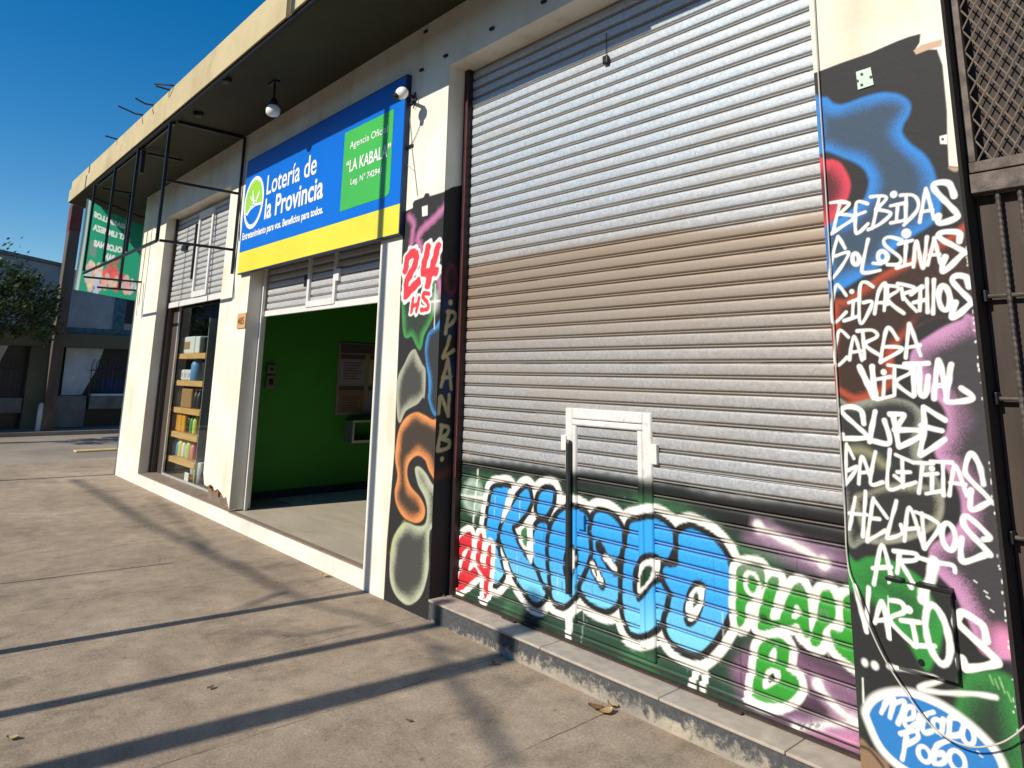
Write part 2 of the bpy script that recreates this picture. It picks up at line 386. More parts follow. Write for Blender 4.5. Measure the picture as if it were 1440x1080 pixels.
# --- picture on the right-hand pillar
PX4 = 0.0
def paint_pillar_right(p):
    a = conv(1140, 0, 3.6, PX4); b = conv(1140, 240, 3.375, PX4); c = conv(1140, 520, 3.6, PX4); d = conv(1140, 780, 3.6, PX4)
    px = conv(0, 0, 1, PX4)
    e2 = conv(1150, 100, 4.909, PX4); e3 = conv(1150, 250, 4.5, PX4); e4 = conv(1160, 440, 4.5, PX4); e5 = conv(1170, 620, 4.909, PX4); e6 = conv(1180, 760, 3.377, PX4)
    top = a((-60, 395), (40, 362), (150, 320), (300, 268), (375, 235), (440, 207), (500, 185), (556, 170), (552, 215), (530, 250), (640, 250), (668, 330), (690, 560), (692, 690), (700, 840), (752, 845), (900, 842))
    bot = [(-0.3, -0.2), (-1.8, -0.2)]
    p.fill(top+bot, BLK, 0.003, sm=False)
    p.fill(a((520, 256), (560, 228), (640, 205), (666, 198), (664, 232), (600, 250), (534, 276)), c8(215, 180, 150), 0.002, sm=False)
    p.fill(a((652, 690), (690, 680), (692, 730), (656, 728)), WHITE, 0.002, sm=False); p.ell(a((668, 705))[0], 0.005, 0.006, 0, BLK, 0.001, fill=True)
    p.fill(a((700, 845), (752, 850), (735, 870), (705, 858)), c8(190, 160, 130), 0.004)
    BL = c8(45, 140, 225); BLD = c8(56, 78, 100)
    blob = e2((-40, 190), (20, 182), (65, 183), (110, 222), (180, 228), (300, 185), (420, 152), (510, 150), (590, 175), (640, 230), (630, 300), (590, 370), (585, 430), (640, 500), (730, 570), (785, 650), (815, 740), (835, 850), (850, 930), (830, 1010), (760, 1075))
    blob += e3((600, 370), (500, 440), (400, 555), (290, 620), (180, 690), (80, 735), (30, 760))
    blob += e3((20, 300), (60, 285), (130, 260), (225, 190), (290, 140), (320, 60), (325, 0))
    blob += e2((352, 750), (330, 690), (265, 635), (160, 590), (70, 555), (-10, 545))
    p.glow(blob, BL, BLD, 0.075, 0.010)
    p.glow(e2((-60, 610), (60, 612), (110, 612), (170, 650), (225, 770), (205, 880), (150, 960), (70, 1060), (-60, 1090)), c8(225, 65, 85), c8(90, 30, 40), 0.09, 0.008)
    # rust coloured sweep
    p.glow(e3((100, 830), (180, 770), (290, 690), (420, 600), (560, 530), (700, 450), (840, 360), (925, 290), (1010, 260), (1040, 830), (900, 870), (760, 880), (640, 930), (540, 1020), (480, 1120), (470, 1300), (330, 1400), (100, 1420)), c8(190, 74, 36), c8(56, 33, 24), 0.045, 0.012)
    p.stroke(e4((95, 490), (150, 525), (230, 545), (330, 535)), 0.022, c8(180, 75, 45), 0.012)
    p.fill(e3((640, 860), (800, 800), (960, 720), (990, 880), (880, 890), (760, 900), (620, 960), (540, 1040)), BLK, 0.02)
    # pink sprayed shape at the right edge
    pink = e4((945, 30), (860, 45), (760, 85), (660, 145), (590, 195), (545, 260), (545, 330), (600, 450), (690, 530), (750, 600), (775, 680), (765, 760), (700, 850), (705, 910))
    pink += e5((770, 160), (830, 260), (880, 360), (895, 470), (880, 560), (800, 650), (700, 710), (670, 770), (690, 840))
    pink += d((645, 100), (720, 180), (760, 260), (800, 340), (870, 500), (1020, 530), (1150, 500), (1150, -900))
    p.glow(pink, c8(208, 150, 192), c8(62, 58, 62), 0.085, 0.008)
    p.ell(d((980, 440))[0], 0.035, 0.045, 0, c8(240, 150, 195), 0.03, fill=True, op=0.9)
    for q, r in ((e4((880, 660))[0], 0.03), (e5((960, 330))[0], 0.03)): p.ell(q, r, r*1.5, 0, c8(120, 95, 115), 0.03, fill=True, op=0.5)
    # grey twin shape
    grey = e4((60, 600), (160, 575), (280, 545), (400, 535), (520, 555), (600, 610), (625, 700), (600, 790), (590, 900))
    grey += e5((620, 130), (700, 220), (760, 330), (772, 450), (740, 560), (640, 640), (520, 690), (380, 712), (230, 700), (100, 660))
    p.glow(grey, c8(150, 152, 138), c8(42, 44, 44), 0.040, 0.007)
    p.glow(e5((150, 400), (260, 350), (400, 300), (560, 300), (700, 330), (765, 440), (735, 560), (620, 640), (430, 690), (250, 680)), c8(165, 162, 138), c8(44, 44, 42), 0.035, 0.012, op=0.85)
    p.stroke(e4((180, 870), (270, 880), (370, 960)), 0.03, c8(170, 168, 130), 0.02, op=0.7)
    # greens
    p.glow(e6((30, 60), (80, 100), (130, 80), (200, 80), (270, 105), (350, 150), (420, 210), (465, 280), (510, 380), (500, 480), (470, 560), (420, 600), (300, 420), (100, 280), (30, 200)), c8(45, 150, 60), c8(28, 70, 36), 0.16, 0.01)
    p.fill(e6((40, 260), (180, 300), (270, 450), (280, 600), (100, 580), (40, 500)), c8(34, 36, 34), 0.035)
    p.fill(e6((-20, 600), (80, 620), (110, 700), (120, 830), (90, 960), (-20, 960)), c8(40, 62, 46), 0.04, op=0.8)
    p.glow(e6((590, 650), (650, 620), (740, 620), (800, 640), (840, 690), (900, 900), (880, 1300), (560, 1300), (540, 900)), c8(50, 140, 62), c8(38, 58, 42), 0.10, 0.015)
    for q in ((715, 640), (740, 660), (770, 680), (800, 720), (760, 650)): p.stroke(e6(q, (q[0]+18, q[1]+45)), 0.004, c8(170, 230, 150), 0.003, op=0.7)
    p.fill(e6((90, 960), (150, 985), (200, 1030), (240, 1085), (240, 1300), (80, 1300)), c8(150, 120, 92), 0.008)
    p.stroke(e6((92, 975), (150, 1000), (210, 1075)), 0.010, c8(60, 45, 35), 0.006)
    # oval badge
    oval = e6((130, 860), (120, 800), (165, 740), (250, 712), (350, 718), (480, 770), (600, 850), (700, 940), (770, 1030), (790, 1120), (700, 1180), (520, 1180), (330, 1110), (200, 1000))
    p.fill(oval, WHITE, 0.010, grow=0.008); p.fill(oval, c8(40, 130, 205), 0.004, grow=-0.020)
    WT = 0.0132
    def st(f, L, wd=WT, sf=0.003):
        for q in L: p.stroke(f(*q), wd*(0.86 if wd > 0.0165 else 1.0), WHITE, sf)
    def halo(f, L, wd=WT):
        for q in L: p.stroke(f(*q), wd*2.0, WHITE, 0.016, op=0.20)
    W1 = [[(80,158),(150,150),(190,160)],[(140,160),(95,350)],[(160,155),(200,165),(150,215),(130,235)],[(130,230),(220,240),(222,262),(150,310),(85,355)],
      [(315,165),(255,150),(240,190),(238,335),(262,345),(318,290)],[(245,235),(300,215)],
      [(335,120),(410,115),(432,135),(370,200)],[(390,120),(345,320)],[(370,200),(450,215),(455,240),(390,295),(320,328)],
      [(460,178),(545,160)],[(505,170),(498,270)],[(462,285),(545,270)],
      [(525,110),(600,110),(635,150),(625,210),(545,300)],[(560,115),(555,260)],
      [(645,280),(680,90),(690,90),(735,260)],[(655,215),(725,205)]]
    st(e3, W1); p.ell(e3((480, 105))[0], 0.014, 0.015, 0, WHITE, 0.003, fill=True)
    st(e3, [[(862,118),(835,45),(790,28),(735,40),(740,75),(800,140),(880,225),(870,255),(770,288),(762,240)]], 0.026)
    st(e3, [[(172,446),(133,378),(122,385),(100,470),(80,570),(88,642),(196,480),(112,494)],
      [(318,390),(290,520),(285,600),(395,585)],[(350,540),(400,545)],
      [(530,395),(460,375),(420,390),(430,430),(520,505),(510,545),(440,550)],
      [(510,420),(600,395)],[(560,400),(550,540)],[(500,570),(590,545)],[(605,565),(625,400),(665,570),(690,375)],
      [(695,550),(735,400),(740,400),(775,540)],[(705,490),(770,485)]])
    p.ell(e3((240, 515))[0], 0.014, 0.024, 0.017, WHITE, 0.003); p.ell(e3((410, 500))[0], 0.018, 0.022, 0.017, WHITE, 0.003)
    p.ell(e3((560, 352))[0], 0.018, 0.019, 0, WHITE, 0.004, fill=True)
    st(e3, [[(895,405),(895,350),(840,342),(775,350),(780,385),(920,465),(910,490),(800,590),(788,560),(805,500)]], 0.024)
    st(e3, [[(180,745),(140,690),(115,685),(90,790),(88,890),(110,915),(180,850)],
      [(195,790),(250,770)],[(225,780),(220,870)],[(165,905),(250,878)],
      [(350,690),(300,660),(268,690),(262,880),(285,915),(345,790),(290,790)],
      [(360,860),(385,720),(430,670),(420,840)],[(370,790),(430,790)],
      [(440,690),(440,800)],[(420,680),(500,690),(505,715),(440,770),(545,858)],
      [(530,700),(540,770)],[(505,670),(600,690),(605,715),(540,745),(625,845)],
      [(650,690),(590,740)],[(650,700),(645,840)],[(605,790),(690,770)],[(690,640),(695,850)],[(735,645),(730,860)]])
    p.ell(e3((215, 720))[0], 0.010, 0.010, 0, WHITE, 0.003, fill=True); p.ell(e3((660, 690))[0], 0.009, 0.010, 0, WHITE, 0.003, fill=True)
    p.ell(e3((800, 760))[0], 0.019, 0.047, 0.019, WHITE, 0.003)
    st(e3, [[(955,690),(940,630),(880,620),(850,645),(880,690),(965,780),(945,815),(860,885),(848,860),(872,790)]], 0.024)
    st(e4, [[(150,155),(95,110),(70,190),(62,300),(85,330),(140,280)],
      [(155,295),(185,150),(235,300)],[(165,250),(230,240)],
      [(240,120),(250,290)],[(205,115),(300,110),(330,150),(255,200),(350,270)],
      [(460,165),(395,95),(355,290),(370,300),(490,225),(370,215)],
      [(512,285),(530,90),(545,95),(605,270)],[(515,220),(600,205)]])
    st(e4, [[(220,340),(310,535)],[(298,340),(318,530)]], 0.026)
    st(e4, [[(330,420),(415,405)],[(375,420),(370,530)],[(330,548),(430,525)],[(440,345),(440,520)],[(400,330),(530,350),(540,380),(450,440),(560,530)]])
    p.ell(e4((372, 375))[0], 0.011, 0.012, 0, WHITE, 0.003, fill=True)
    st(e4, [[(505,325),(655,320)],[(600,330),(600,500),(635,520),(655,400)],[(560,350),(565,520)],[(690,540),(720,300),(765,510)],[(700,460),(755,460)]], 0.022)
    st(e4, [[(800,325),(770,520),(790,565),(935,540),(865,475)]], 0.023)
    st(e4, [[(245,700),(230,620),(165,595),(110,605),(120,640),(260,770),(255,790),(100,795),(110,770)],
      [(318,625),(285,800),(300,810),(410,820),(375,680)],
      [(410,640),(470,640),(500,655),(440,740)],[(435,660),(465,840)],[(440,740),(590,745),(600,780),(470,850)],
      [(760,680),(640,605),(625,610),(630,730),(605,880),(625,890),(760,800)],[(610,715),(740,745)]], 0.022)
    st(e5, [[(100,20),(90,280),(80,305)],[(95,300),(175,180),(110,205)],[(110,40),(150,120)],
      [(185,295),(205,110),(265,255)],[(195,220),(255,215)],[(300,75),(265,290),(350,285)],[(400,60),(385,320),(490,310)],
      [(440,95),(560,150)],[(485,130),(490,320)],[(450,215),(540,215)],[(430,240),(480,280)],[(500,310),(580,285)],
      [(560,150),(700,155)],[(625,160),(600,360)],[(640,235),(730,225)],[(690,240),(690,350)],[(650,365),(760,345)],
      [(680,140),(830,150)],[(765,150),(770,375)],[(810,375),(840,190),(870,200),(930,380)],[(815,290),(920,300)]])
    p.ell(e5((690, 190))[0], 0.010, 0.011, 0, WHITE, 0.003, fill=True)
    st(e5, [[(1045,300),(1020,180),(975,95),(945,100),(920,190),(940,250),(1085,400),(1070,430),(960,475),(960,340)]], 0.020)
    st(e5, [[(160,390),(120,610)],[(232,350),(212,660)],[(120,500),(240,510)],
      [(382,532),(296,415),(282,420),(245,670),(260,680),(370,620)],[(265,535),(328,540)],
      [(445,415),(385,640),(390,670),(480,640),(475,580)],[(500,690),(535,460),(635,740)],[(520,610),(600,600)],
      [(620,500),(640,740)],[(575,490),(690,540),(740,600),(640,740)]])
    p.ell(e5((805, 660))[0], 0.022, 0.046, 0.018, WHITE, 0.003)
    st(e5, [[(1050,680),(1085,660),(935,520),(915,590),(1080,770),(1060,785),(915,835),(890,780),(895,670)]], 0.022)
    st(e5, [[(290,990),(345,720),(415,960)],[(280,880),(410,870)],[(465,770),(450,910)],[(425,760),(560,775),(590,800),(565,825),(460,830)],[(480,850),(570,1000)],
      [(590,805),(700,835),(830,860),(848,905)]], 0.016)
    p.stroke(e5((705, 830), (690, 900), (650, 1080)), 0.036, WHITE, 0.006)
    st(e6, [[(75,215),(130,435)],[(140,225),(130,400)],[(170,390),(205,290),(235,460)],[(180,380),(240,375)],[(240,270),(240,465)],
      [(240,275),(310,285),(325,330),(260,370),(380,495)],[(310,370),(400,380)],[(365,385),(385,490)],[(370,490),(470,490)]], 0.019)
    p.ell(e6((347, 320))[0], 0.014, 0.014, 0, WHITE, 0.003, fill=True)
    p.ell(e6((483, 435))[0], 0.036, 0.094, 0.022, WHITE, 0.004, rot=0.10)
    st(e6, [[(700,475),(680,400),(590,345),(570,360),(580,410),(740,560),(735,590),(600,612)],[(585,560),(600,610)]], 0.028)
    p.ell(e6((122, 580))[0], 0.012, 0.014, 0, WHITE, 0.007, fill=True); p.ell(e6((170, 594))[0], 0.014, 0.015, 0, WHITE, 0.006, fill=True)
    st(e6, [[(235,598),(400,625),(470,640),(480,665),(380,700),(480,722),(640,728),(745,745)]], 0.018, 0.006)
    p.stroke(e6((112, 655), (116, 770)), 0.006, WHITE, 0.003)
    TW = 0.0155
    st(e6, [[(200,820),(228,755)],[(215,775),(262,750),(240,840)],[(250,780),(310,765),(280,870)],[(310,850),(350,840),(350,795),(320,800),(310,860),(330,890),(365,870)],
      [(372,900),(382,830)],[(380,850),(410,828)],[(448,815),(410,830),(395,880),(405,912),(440,905)],[(495,850),(485,920)],[(520,930),(525,850)],
      [(530,840),(570,850),(590,880),(575,920),(515,930)],
      [(320,930),(300,1040)],[(290,918),(360,905),(372,940),(310,975)],[(450,1000),(450,1060)],
      [(520,950),(465,975),(450,1020),(460,1060),(500,1050),(495,1010),(470,1015)]], TW)
    p.ell(e6((468, 880))[0], 0.015, 0.020, TW, WHITE, 0.003); p.ell(e6((612, 925))[0], 0.018, 0.028, TW, WHITE, 0.003)
    p.ell(e6((405, 1015))[0], 0.020, 0.024, TW, WHITE, 0.003); p.ell(e6((560, 1045))[0], 0.024, 0.030, TW, WHITE, 0.003)
    # flecks of bare render where the paint has chipped along the corner
    rs = np.random.RandomState(11)
    for k in range(46):
        z = rs.uniform(0.45, 2.15); x = -0.806 - abs(rs.normal(0, 0.003)); p.ell((x, z), rs.uniform(0.001, 0.0028), rs.uniform(0.002, 0.008), 0, WHITE, 0.002, fill=True)
    for q in ((690, 240), (700, 265), (640, 190), (720, 330), (655, 1000), (668, 1020), (770, 100), (785, 130)):
        p.stroke(e6(q, (q[0]+14, q[1]+10)), 0.004, WHITE, 0.002)

# --- picture on the pillar left of the big shutter
def paint_pillar_left(p):
    g = conv(520, 240, 4.5, 0.0); h = conv(530, 540, 3.177, 0.0); k = conv(540, 320, 4.5, 0.0)
    p.fill(g((222, 258), (272, 236), (272, 205), (285, 188), (340, 168), (352, 142), (372, 142), (382, 160), (475, 132), (540, 110))+[(-4.0, -0.2), (-4.684, -0.2)]+h((30, 960), (45, 700), (78, 300))+k((80, 1000), (110, 250), (118, 60)), BLK, 0.004, sm=False)
    p.fill(g((330, 228), (366, 218), (366, 282), (332, 290)), WHITE, 0.003, sm=False)
    PK = c8(215, 130, 180)
    for L, wd in ((g((250, 290), (278, 335), (270, 400), (262, 480)), 0.05), (g((470, 235), (400, 310), (335, 370), (305, 430), (335, 510)), 0.06), (k((330, 270), (345, 330), (358, 400)), 0.055)):
        p.stroke(L, wd, PK, 0.03, op=0.85)
    green = k((120, 330), (115, 560), (125, 680), (150, 700), (175, 690), (205, 750), (225, 775), (240, 750), (255, 680), (300, 590), (340, 470), (330, 370), (300, 310), (200, 330))
    p.glow(green, c8(70, 160, 80), c8(44, 60, 46), 0.07, 0.008)
    BL = c8(60, 150, 220)
    bl = k((370, 560), (330, 620), (280, 670), (260, 760), (265, 850), (280, 950), (282, 1040)) + h((228, 60), (245, 120), (268, 145), (330, 145)) + k((420, 900), (420, 560))
    p.glow(bl, BL, c8(48, 50, 54), 0.055, 0.008)
    gy = k((195, 770), (212, 800), (240, 860), (262, 900), (262, 1000), (255, 1080)) + h((205, 60), (180, 90), (130, 120), (105, 172), (92, 150), (88, 60)) + k((88, 950), (130, 860), (165, 790))
    p.glow(gy, c8(180, 180, 160), c8(70, 70, 65), 0.085, 0.006)
    org = h((300, 170), (250, 160), (215, 140), (175, 126), (130, 150), (100, 200), (85, 280), (82, 340), (92, 410), (80, 480), (88, 540), (120, 595), (170, 620), (205, 605), (215, 560), (195, 510), (150, 455), (135, 400), (145, 350), (180, 320), (215, 340), (240, 400), (300, 460))
    p.glow(org, c8(240, 155, 88), c8(66, 54, 44), 0.085, 0.007)
    wm = h((170, 380), (190, 370), (220, 400), (250, 450), (290, 480), (290, 640), (240, 650), (232, 730), (230, 830), (205, 930), (170, 975), (130, 985), (85, 945), (60, 880), (58, 790), (70, 700), (100, 640), (130, 618), (180, 635), (215, 625), (225, 570), (215, 510), (185, 450))
    p.glow(wm, c8(195, 200, 172), c8(70, 72, 68), 0.095, 0.007)
    p.stroke(h((65, 760), (80, 690), (125, 622)), 0.03, c8(190, 205, 110), 0.02, op=0.55)
    RD = c8(235, 60, 75)
    two = k((135, 270), (150, 195), (185, 160), (205, 190), (190, 250), (145, 340), (140, 430)), k((140, 425), (215, 345))
    four = k((280, 125), (248, 265), (262, 285), (330, 275)), k((342, 120), (275, 365))
    hs = k((185, 450), (172, 535)), k((222, 445), (205, 530)), k((180, 497), (215, 485)), k((285, 420), (255, 415), (245, 440), (278, 480), (275, 515), (235, 520))
    for L in two+four: p.stroke(L, 0.125, WHITE, 0.006)
    for L in hs: p.stroke(L, 0.072, WHITE, 0.005)
    for L in two+four: p.stroke(L, 0.075, RD, 0.005)
    for L in hs: p.stroke(L, 0.036, RD, 0.004)
    p.ell(k((325, 470))[0], 0.05, 0.07, 0, WHITE, 0.05, fill=True, op=0.5)
    p.stroke(k((325, 360), (318, 640)), 0.010, WHITE, 0.006, op=0.8); p.stroke(k((285, 470), (357, 464)), 0.016, WHITE, 0.008, op=0.8)
# --- picture across the foot of the big shutter
YS = 0.20
def paint_shutter(p):
    E = conv(620, 620, 3.373, YS); F = conv(880, 640, 2.571, YS); K = conv(640, 650, 5.4, YS); S_ = conv(780, 690, 4.32, YS); G = conv(900, 700, 4.5, YS); B = conv(1020, 720, 3.375, YS)
    rs = np.random.RandomState(5)
    edge = E((-60, 88), (85, 92), (300, 105), (500, 130), (600, 150), (700, 152), (850, 172), (950, 190)) + F((95, 100), (200, 112), (300, 150), (420, 165), (600, 180), (800, 212), (900, 225))
    base = edge + [(-1.0, 0.0), (-4.5, 0.0)]
    p.fill(base, c8(42, 74, 56), 0.03, sm=False)
    # mottled greens and blacks
    for k in range(60):
        x = rs.uniform(-4.2, -1.3); z = rs.uniform(0.13, 0.98)
        col = c8(30, 34, 32) if rs.rand() < 0.5 else c8(70, 130, 84)
        p.ell((x, z), rs.uniform(0.05, 0.16), rs.uniform(0.03, 0.09), 0, col, 0.05, fill=True, op=0.55)
    p.stroke([(q[0], q[1]-0.035) for q in edge], 0.085, c8(22, 24, 24), 0.04, op=0.95)
    p.fill(F((260, 130), (420, 160), (600, 180), (900, 225), (900, 420), (700, 400), (560, 330), (420, 300), (300, 190)), c8(28, 26, 28), 0.05, op=0.95)
    p.fill(F((430, 300), (520, 270), (640, 310), (760, 340), (820, 400), (800, 440), (660, 420), (520, 350)), c8(150, 118, 148), 0.05, op=0.9)
    p.fill(F((380, 760), (430, 700), (600, 690), (700, 640), (840, 700), (860, 1060), (700, 1010), (560, 950), (430, 880)), c8(140, 100, 132), 0.05, op=0.95)
    p.fill(F((560, 640), (700, 650), (840, 760), (840, 830), (760, 800), (640, 740)), c8(60, 46, 60), 0.04, op=0.8)
    p.fill(F((600, 900), (700, 850), (780, 950), (700, 985)), c8(45, 34, 44), 0.05, op=0.8)
    p.fill(F((640, 985), (780, 1000), (840, 1010), (840, 1060), (700, 1010)), c8(215, 140, 180), 0.03, op=0.8)
    p.fill(F((300, 700), (440, 600), (460, 640), (380, 760), (300, 850)), c8(34, 62, 44), 0.03, op=0.8)
    # star
    c = E((155, 265))[0]
    p.ell(c, 0.09, 0.09, 0.05, c8(200, 225, 205), 0.03, op=0.75); p.ell(c, 0.08, 0.08, 0, c8(190, 220, 200), 0.06, fill=True, op=0.55)
    p.stroke(E((178, 140), (155, 400)), 0.014, WHITE, 0.008, op=0.9, sm=False); p.stroke(E((95, 260), (215, 272)), 0.022, WHITE, 0.010, op=0.9, sm=False)
    # letters: white halo, black outline, blue fill
    kst = K((295, 205), (350, 195), (408, 200), (395, 280), (350, 430), (335, 540), (320, 580), (300, 600), (240, 590), (252, 430), (275, 270))
    karm = K((500, 240), (545, 205), (570, 250), (562, 330), (490, 440), (435, 480), (450, 560), (520, 700), (610, 800), (675, 900), (690, 980), (660, 1040), (610, 1060), (540, 990), (450, 850), (400, 720), (355, 600), (352, 520), (400, 400), (450, 310))
    kfoot = K((290, 640), (325, 660), (335, 720), (365, 840), (340, 890), (310, 920), (285, 890), (280, 780))
    idot = K((690, 210), (735, 215), (742, 280), (710, 370), (665, 410), (630, 390), (628, 310), (650, 240))
    ibody = K((620, 490), (660, 462), (698, 475), (700, 560), (690, 650), (700, 760), (735, 880), (745, 960), (690, 940), (640, 820), (600, 740), (595, 600))
    oo = S_((100, 105), (150, 120), (200, 160), (222, 240), (232, 340), (215, 450), (170, 560), (120, 640), (60, 690), (15, 680), (-12, 640), (-18, 560), (-30, 430), (-34, 330), (-14, 220), (30, 145))
    ss = S_((250, 145), (300, 138), (355, 165), (400, 220), (412, 300), (400, 380), (370, 425), (385, 520), (395, 590), (385, 660), (330, 712), (250, 690), (190, 645), (165, 590), (200, 510), (235, 420), (240, 330), (228, 240))
    cc = G((-55, 165), (0, 150), (80, 135), (150, 160), (205, 220), (215, 310), (205, 400), (165, 405), (120, 370), (60, 350), (10, 380), (-30, 470), (-40, 600), (10, 650), (60, 600), (100, 550), (150, 545), (180, 600), (175, 680), (140, 760), (80, 830), (-10, 856), (-62, 832), (-92, 745), (-106, 640), (-104, 520), (-96, 400), (-82, 300), (-70, 225))
    o2 = G((250, 230), (300, 200), (350, 205), (450, 260), (530, 350), (575, 480), (580, 600), (550, 740), (480, 870), (400, 960), (350, 980), (260, 950), (195, 890), (165, 800), (195, 680), (200, 600), (160, 520), (150, 450), (225, 400), (245, 320))
    L = [kst, karm, kfoot, idot, ibody, oo, ss, cc, o2]
    for q in L: p.fill(q, WHITE, 0.006, grow=0.078)
    for q in (E((560, 790), (680, 790), (640, 830), (625, 945), (605, 945), (595, 840)), F((150, 690), (330, 690), (300, 760), (298, 860), (280, 855), (275, 800), (262, 800), (262, 850), (230, 855), (236, 770))): p.fill(q, WHITE, 0.004)
    p.ell(E((618, 930))[0], 0.022, 0.026, 0, WHITE, 0.004, fill=True)
    top, bot = 0.88, 0.22
    for q in (kfoot, kst, karm, idot, ibody, oo, ss, cc, o2):
        p.fill(q, BLK, 0.004, grow=0.034); p.fill(q, None, 0.004, grad=(bot+0.03, bot+0.38, c8(130, 214, 245, .92), c8(48, 160, 232, .95)))
    # counters of the letters and inner highlights
    p.fill(K((480, 530), (540, 450), (585, 470), (590, 760), (540, 690), (490, 600)), WHITE, 0.005); p.fill(K((505, 520), (545, 500), (545, 640), (510, 590)), c8(60, 130, 70), 0.004)
    p.fill(K((410, 210), (450, 230), (425, 330), (375, 440), (350, 450), (365, 380)), WHITE, 0.004)
    p.fill(K((350, 650), (372, 690), (430, 850), (400, 880), (375, 800)), WHITE, 0.004)
    p.fill(S_((95, 325), (130, 330), (150, 400), (130, 500), (95, 560), (65, 540), (50, 450), (65, 360)), BLK, 0.004); p.fill(S_((100, 345), (125, 355), (140, 410), (120, 490), (92, 510), (80, 440)), WHITE, 0.003); p.fill(S_((85, 380), (110, 390), (105, 470), (88, 500), (72, 440)), c8(30, 60, 40), 0.003)
    p.stroke(S_((278, 340), (320, 415), (372, 485)), 0.064, BLK, 0.004); p.stroke(S_((312, 400), (345, 440), (370, 478)), 0.036, WHITE, 0.004)
    p.stroke(S_((232, 445), (255, 500), (283, 555)), 0.074, BLK, 0.004); p.stroke(S_((234, 455), (255, 500), (281, 545)), 0.042, WHITE, 0.004); p.stroke(S_((240, 470), (258, 510)), 0.012, c8(60, 90, 60), 0.003)
    p.fill(G((20, 360), (80, 345), (135, 385), (130, 480), (90, 540), (40, 600), (0, 660), (-30, 620), (-45, 520), (-30, 430)), BLK, 0.004)
    p.fill(G((40, 395), (100, 385), (128, 410), (120, 470), (70, 540), (20, 600), (-8, 610), (-10, 520), (5, 440)), WHITE, 0.004); p.fill(G((50, 430), (85, 430), (80, 490), (40, 550), (12, 560), (20, 480)), c8(36, 66, 46), 0.003)
    p.fill(G((350, 520), (410, 540), (415, 620), (395, 720), (350, 800), (300, 815), (272, 740), (285, 640), (315, 560)), BLK, 0.004); p.fill(G((360, 560), (405, 570), (405, 640), (380, 720), (340, 775), (305, 770), (290, 700), (310, 620)), WHITE, 0.003); p.fill(G((350, 600), (372, 610), (365, 670), (340, 690), (335, 650)), c8(50, 90, 60), 0.003)
    p.fill(G((215, 300), (240, 300), (242, 420), (210, 440), (170, 420)), BLK, 0.004)
    for k in range(26):
        x = rs.uniform(-4.0, -1.45); z = rs.uniform(0.30, 0.85); ln = rs.uniform(0.05, 0.22)
        p.stroke([(x, z), (x+rs.uniform(-.004, .004), z-ln)], rs.uniform(0.004, 0.008), BLK if rs.rand() < 0.6 else WHITE, 0.003, op=rs.uniform(0.25, 0.6), sm=False)
    for k in range(60):
        p.ell((rs.uniform(-4.0, -1.4), rs.uniform(0.2, 0.98)), 0.004, 0.004, 0, BLK if rs.rand() < 0.5 else c8(110, 190, 240), 0.004, fill=True, op=0.6)
    # red 24
    RD = c8(225, 50, 62)
    r2 = K((75, 540), (110, 525), (130, 545), (132, 660), (115, 760), (105, 830), (150, 795), (178, 855), (110, 920), (55, 975), (28, 960), (30, 880), (62, 740), (30, 740), (24, 660), (40, 580)), K((195, 540), (212, 545), (210, 640), (195, 760), (228, 800), (240, 720), (258, 635), (280, 640), (272, 780), (262, 900), (255, 980), (235, 1040), (220, 990), (222, 880), (165, 780), (165, 680), (178, 580))
    for q in r2: p.fill(q, WHITE, 0.004, grow=0.040)
    for q in r2: p.fill(q, RD, 0.004)
    p.fill(K((85, 660), (105, 640), (90, 700), (60, 740), (60, 690)), WHITE, 0.003)
    # green two-line tag
    GN = c8(50, 160, 48); GY = c8(118, 138, 116)
    pp = B((60, 262), (120, 245), (170, 255), (192, 300), (180, 360), (120, 420), (100, 450), (95, 520), (65, 545), (52, 480), (52, 360))
    ll = B((215, 310), (258, 318), (245, 380), (215, 500), (260, 510), (285, 520), (240, 550), (165, 560), (158, 500), (180, 400))
    aa = B((330, 345), (370, 345), (395, 420), (400, 520), (405, 590), (375, 590), (345, 530), (310, 540), (260, 525), (285, 430))
    nn = B((455, 385), (500, 372), (520, 420), (525, 500), (470, 560), (455, 625), (425, 635), (405, 600), (435, 500)), B((560, 420), (610, 400), (640, 560), (640, 720), (580, 700), (520, 640), (500, 560), (560, 560))
    bb = B((160, 640), (210, 600), (270, 600), (305, 640), (300, 720), (290, 745), (345, 790), (345, 850), (290, 900), (210, 908), (135, 880), (125, 860), (140, 760))
    TL = [pp, ll, aa, nn[0], nn[1], bb]
    for q in TL: p.fill(q, WHITE, 0.005, grow=0.036)
    for q in (pp, ll, aa): p.fill(q, None, 0.004, grad=(0.66, 0.76, GN, GY))
    for q in (nn[0], nn[1], bb): p.fill(q, GN, 0.004)
    p.ell(B((128, 340))[0], 0.036, 0.050, 0.02, WHITE, 0.004); p.fill(B((335, 440), (362, 470), (345, 500), (318, 500)), WHITE, 0.003)
    p.fill(B((205, 690), (230, 645), (245, 660), (240, 705), (222, 712)), WHITE, 0.004); p.fill(B((180, 790), (205, 745), (255, 750), (262, 790), (230, 820), (185, 838)), WHITE, 0.004); p.fill(B((200, 790), (225, 765), (235, 790), (212, 812)), c8(30, 50, 34), 0.003)
    p.ell(B((470, 490))[0], 0.018, 0.022, 0.008, GY, 0.004); p.ell(B((185, 505))[0], 0.02, 0.02, 0, c8(40, 70, 45), 0.006, fill=True, op=0.8)
